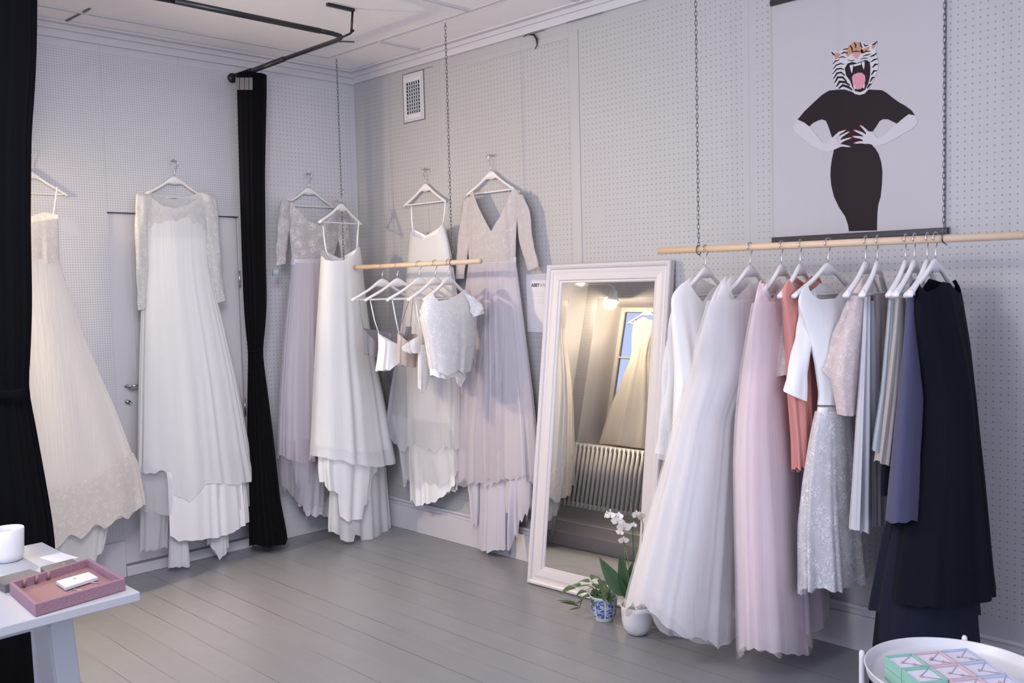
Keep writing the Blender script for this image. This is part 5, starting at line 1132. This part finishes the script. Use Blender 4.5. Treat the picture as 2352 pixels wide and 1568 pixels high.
def leaf(c, d, up, ln, wd, droop=.3, n=7, fold=.25, point=1.0):
    """leaf blade from c along d"""
    c = np.array(c, float); d = np.array(d, float); d /= np.linalg.norm(d); up = np.array(up, float); s_ = np.cross(d, up); s_ /= np.linalg.norm(s_)+1e-9; up = np.cross(s_, d)
    V = []; F = []
    for i in range(n+1):
        t = i/n; w_ = wd*math.sin(PI*min(1, t**.75*.97+.03))**(.8*point)*(1-.25*t); P = c+d*ln*t-np.array([0, 0, 1])*droop*ln*t*t
        for k in (-1, -.5, 0, .5, 1): V.append(P+s_*w_*k+up*abs(k)*w_*fold)
    for i in range(n):
        for k in range(4): F.append((i*5+k, i*5+k+1, (i+1)*5+k+1, (i+1)*5+k))
    V2 = [v-up*.0006 for v in V]; m_ = len(V); F2 = [tuple(reversed([a+m_ for a in f])) for f in F]
    return V+V2, F+F2


R9 = np.random.RandomState(11)
pc = (-.43, -2.395); pl_ = thing('potted_ivy', (pc[0], pc[1], 0), 'trailing green leafy plant in a blue and white porcelain pot by the mirror', 'potted plant')
MB().lathe([(0, 0), (.038, 0), (.042, .004), (.045, .016), (.054, .03), (.060, .06), (.063, .112), (.065, .118), (.062, .12), (.059, .112), (.055, .06), (.05, .03), (0, .02)], (pc[0], pc[1], 0), 48).build('pot', M['porcelain'], pl_)
MB().lathe([(0, .006), (.035, .008), (.058, 0)], (pc[0], pc[1], .1), 24).build('soil', SOIL, pl_)
IVY = [((.01, -.02), (1400, 1368), .055), ((-.02, .02), (1368, 1372), .050), ((.03, .02), (1408, 1330), .06), ((-.02, -.01), (1326, 1344), .055), ((.0, .0), (1386, 1334), .06), ((-.015, .01), (1346, 1334), .052), ((0, 0), (1310, 1350), .060), ((.01, .0), (1368, 1322), .055), ((.02, .01), (1400, 1322), .055), ((0, .02), (1375, 1345), .070), ((.02, -.01), (1412, 1345), .060), ((-.02, 0), (1340, 1358), .045), ((.03, .0), (1420, 1362), .050), ((.0, -.02), (1392, 1350), .060), ((.01, .01), (1385, 1365), .050), ((.02, .02), (1430, 1340), .045), ((-.01, -.01), (1362, 1356), .045), ((.0, .03), (1352, 1368), .040)]
for (dx, dy), (px, py), ln in IVY:
    dd = np.array([pc[0], pc[1], 0])-CAM; fr_d = np.array([dd[0], dd[1], 0]); fr_d /= np.linalg.norm(fr_d)
    k = (((np.array([pc[0], pc[1], 0])-CAM)@fr_d)+R9.uniform(-.07, .05))/(ray(px, py)@fr_d); tip = CAM+ray(px, py)*k
    base = np.array([pc[0]+dx, pc[1]+dy, .105]); mid = (base+tip)/2+np.array([0, 0, .035])
    MB().tube([base, (base*2+mid*2)/4+np.array([0, 0, .008]), mid, tip], [.0022, .002, .0018, .0015], 6).build('stem', STEM, pl_)
    d_ = tip-base; d_[2] *= .25; d_ = d_/np.linalg.norm(d_)+R9.uniform(-.25, .25, 3)*np.array([1, 1, .6])
    v, f = leaf(tip-d_*ln*.35, d_, (0, 0, 1), ln*1.25, ln*.50, droop=.4); mesh('leaf', v, f, LEAF, pl_)
tq = [(1352, 1360), (1336, 1378), (1326, 1386), (1316, 1380), (1318, 1366), (1336, 1362)]
P = [CAM+ray(x, y)*((on(1381, 1400, 1, pc[1])[0]-CAM[0])/ray(x, y)[0]) for x, y in tq]
MB().tube([np.array([pc[0]-.03, pc[1], .112])]+P[:4], .0018, 6).build('stem', STEM, pl_)
TRL = [((1330, 1392), (1285, 1380), .055), ((1322, 1385), (1278, 1376), .050), ((1332, 1396), (1305, 1400), .040), ((1326, 1368), (1330, 1360), .025)]
for (a, b_, ln) in TRL:
    k = np.linalg.norm(P[0]-CAM)/np.linalg.norm(ray(*a)); A_ = CAM+ray(*a)*k; B_ = CAM+ray(*b_)*k; A_[2] = max(A_[2], .012); B_[2] = max(B_[2], .015)
    MB().tube([P[1], A_], .0014, 6).build('stem', STEM, pl_); v, f = leaf(A_, B_-A_, (0, 0, 1), max(ln, float(np.linalg.norm(B_-A_))), ln*.32, droop=.05); mesh('leaf', v, f, LEAF, pl_)

qc = (-.465, -2.612); orc = thing('potted_orchid', (qc[0], qc[1], 0), 'white flowering orchid in a plain white rounded pot, touched by white tulle', 'potted plant')
MB().lathe([(0, 0), (.030, 0), (.045, .008), (.060, .03), (.067, .06), (.069, .11), (.071, .128), (.069, .131), (.066, .128), (.064, .11), (.06, .05), (0, .04)], (qc[0], qc[1], 0), 48).build('pot', M['white'], orc)
MB().lathe([(0, .008), (.04, .010), (.064, 0)], (qc[0], qc[1], .112), 24).build('soil', SOIL, orc)
def opt(px, py, dz=0.0):
    dd = np.array([qc[0], qc[1], 0])-CAM; fd = np.array([dd[0], dd[1], 0]); fd /= np.linalg.norm(fd)
    return CAM+ray(px, py)*((((np.array([qc[0], qc[1], 0])-CAM)@fd)+dz)/(ray(px, py)@fd))
B0 = np.array([qc[0], qc[1], .115])
for (a, b_, w_, dz, nm) in (((1440, 1372), (1424, 1268), .030, .0, 0), ((1443, 1370), (1452, 1290), .028, .03, 0), ((1438, 1366), (1376, 1300), .040, .05, 0), ((1440, 1376), (1421, 1320), .016, -.03, 0), ((1452, 1378), (1432, 1362), .010, -.04, 0)):
    A_ = opt(*a, dz*.3); T_ = opt(*b_, dz); v, f = leaf(A_, T_-A_, -RIGHT*0.2-FWD+np.array([0, 0, .15]), float(np.linalg.norm(T_-A_)), w_, droop=.02 if w_ < .04 else -.25, n=9, fold=.2); mesh('leaf', v, f, LEAFD, orc)
for pts in (((1444, 1370), (1436, 1290), (1434, 1250)), ((1447, 1372), (1444, 1300), (1438, 1255)), ((1450, 1372), (1455, 1270), (1453, 1215), (1449, 1140)), ((1452, 1372), (1462, 1290), (1458, 1220)), ((1455, 1372), (1473, 1270), (1477, 1205), (1474, 1190)), ((1434, 1252), (1428, 1215), (1418, 1190), (1395, 1183))):
    MB().tube([opt(x, y, .01) for x, y in pts], .0019, 7).build('flower_stalk', LEAFD if len(pts) != 3 else STEM, orc)
PET = cloth('orchid_petal', (.84, .82, .80), 1, .3, .5, .1, .05); LIP = plain('orchid_lip', (.62, .30, .06), .5); BUD = plain('orchid_bud', (.55, .62, .38), .5)


def flower(px, py, r, yaw, pitch, dz=0.0):
    c = opt(px, py, dz); nrm = -FWD*math.cos(yaw)+RIGHT*math.sin(yaw)+np.array([0, 0, pitch]); nrm /= np.linalg.norm(nrm)
    sx = np.cross([0, 0, 1], nrm); sx /= np.linalg.norm(sx); sy = np.cross(nrm, sx)
    ang = [(90, .85, .36), (210, .85, .36), (330, .85, .36), (10, 1.0, .62), (170, 1.0, .62)]
    V = []; F = []
    for a, ln, wd in ang:
        d_ = sx*math.cos(math.radians(a))+sy*math.sin(math.radians(a)); v, f = leaf(c+nrm*(.002 if wd > .5 else 0), d_+nrm*.12, nrm, r*ln, r*wd*.85, droop=0, n=6, fold=.1, point=.7)
        k = len(V); V += v; F += [tuple(i+k for i in q) for q in f]
    o = mesh('flower', V, F, PET, orc)
    mb = MB(); mb.lathe([(0, 0), (r*.14, r*.05), (r*.10, r*.2), (0, r*.26)], (0, 0, 0), 10)
    R3 = np.stack([sx, sy, nrm], 1); vv = [c+R3@np.array(q)-sy*r*.08 for q in mb.v]; mesh('flower_lip', vv, mb.f, LIP, o, world=False) if False else None
    vv = [np.array(q)-np.array(orc.location) for q in vv]; mesh('lip', vv, mb.f, LIP, o, world=False)


for q in ((1402, 1183, .026, -.3, .1), (1418, 1196, .030, -.1, -.1), (1433, 1210, .036, .1, -.15), (1421, 1186, .026, -.5, .3), (1432, 1240, .026, .0, -.3), (1462, 1182, .026, .2, .1, .02), (1472, 1186, .024, .6, -.1), (1456, 1205, .018, -.6, -.1), (1425, 1222, .022, -.7, -.2)): flower(*q)
for (x, y) in ((1394, 1176), (1390, 1186), (1402, 1172)):
    MB().lathe([(0, -.007), (.004, -.004), (.005, 0), (.003, .005), (0, .007)], opt(x, y), 10).build('bud', BUD, orc)

# ------------------------------------------------------------------ alcove things seen in the mirror
ra = thing('radiator', (XC+.16, -.55, .2), 'white ribbed column radiator under the alcove window, seen in the mirror', 'radiator')
for i in range(24):
    y = -.10-i*.043
    mb = MB()
    for dx in (0, .05): mb.tube([(XC+.10+dx, y, .34), (XC+.10+dx, y, .84)], .0135, 10)
    mb.box((XC+.09, y-.015, .33), (XC+.16, y+.015, .37)).box((XC+.09, y-.015, .81), (XC+.16, y+.015, .85))
    mb.build('radiator_fin', M['white'], ra)
MB().tube([(XC+.125, -.08, .35), (XC+.125, -1.11, .35)], .012, 10).tube([(XC+.125, -.08, .83), (XC+.125, -1.11, .83)], .012, 10).tube([(XC+.125, -.09, .0), (XC+.125, -.09, .36)], .009, 8).tube([(XC+.125, -1.1, .0), (XC+.125, -1.1, .36)], .009, 8).build('pipe', M['white'], ra)
for i, ((x, y, z), t, e) in enumerate(SPOTS):
    lm = thing('clip_lamp', (x, y, z), ['lit white spot lamp on the back wall beside the ball gown, seen in the mirror', 'second lit white spot lamp nearer the alcove window, seen in the mirror'][i], 'lamp', 'white spot lamps in the changing corner')
    MB().lathe([(.018, .075), (.030, .07), (.036, .03), (.058, -.02), (.060, -.022), (.056, -.018), (.034, .028), (.026, .06), (0, .066)], (x, y-.02, z+.03), 28).build('lamp_shade', M['white'], lm)
    MB().lathe([(0, -.02), (.018, -.014), (.024, 0), (.018, .014), (0, .03)], (x, y-.02, z+.035), 16).build('bulb', M['bulb'], lm)
    MB().tube([(x, y-.02, z+.1), (x, y-.02, z+.13), (x, y+.04, z+.16), (x, -.003, z+.16)], .006, 8).tube([(x, -.012, z+.16), (x, -.001, z+.16)], .03, 14).build('wall_bracket', M['white'], lm)
ga = (XC-.22, -.50); fr7 = thing('wedding_gown', (ga[0], ga[1], .86), 'strapless ivory gown hung in the alcove window behind the radiator, seen in the mirror', 'wedding dress')
V = []; F = []; mc = 120; R7 = np.random.RandomState(3)
pr_ = [(1.96, .115), (1.90, .125), (1.82, .12), (1.70, .10), (1.62, .105), (1.45, .16), (1.2, .23), (1.0, .27), (.88, .29)]
for i in range(40):
    t = i/39; z = 1.96+( .88-1.96)*t; w_ = np.interp(-z, [-a for a, b_ in pr_], [b_ for a, b_ in pr_])
    for j in range(mc):
        th = 2*PI*j/mc; fo = .012*t*math.sin(9*th+1)+.006*t*math.sin(17*th); top = (.03*math.cos(2*th)**2 if i == 0 else 0)
        V.append((ga[0]+math.cos(th)*(w_*.42+fo), ga[1]+math.sin(th)*(w_+fo), z+top))
for i in range(39):
    for j in range(mc): F.append((i*mc+j, i*mc+(j+1) % mc, (i+1)*mc+(j+1) % mc, (i+1)*mc+j))
mesh('gown_body', V, F, M['ivory'], fr7)
hanger((ga[0], ga[1], 2.153), PI/2, 'white hanger carrying the strapless gown in the alcove window'); MB().tube([(ga[0], ga[1]-.6, 2.145), (ga[0], ga[1]+.37, 2.145)], .006, 8).build('window_rod', M['white'])
bpy.data.objects['window_rod']['label'] = 'thin metal rod across the alcove window top'; bpy.data.objects['window_rod']['category'] = 'rod'
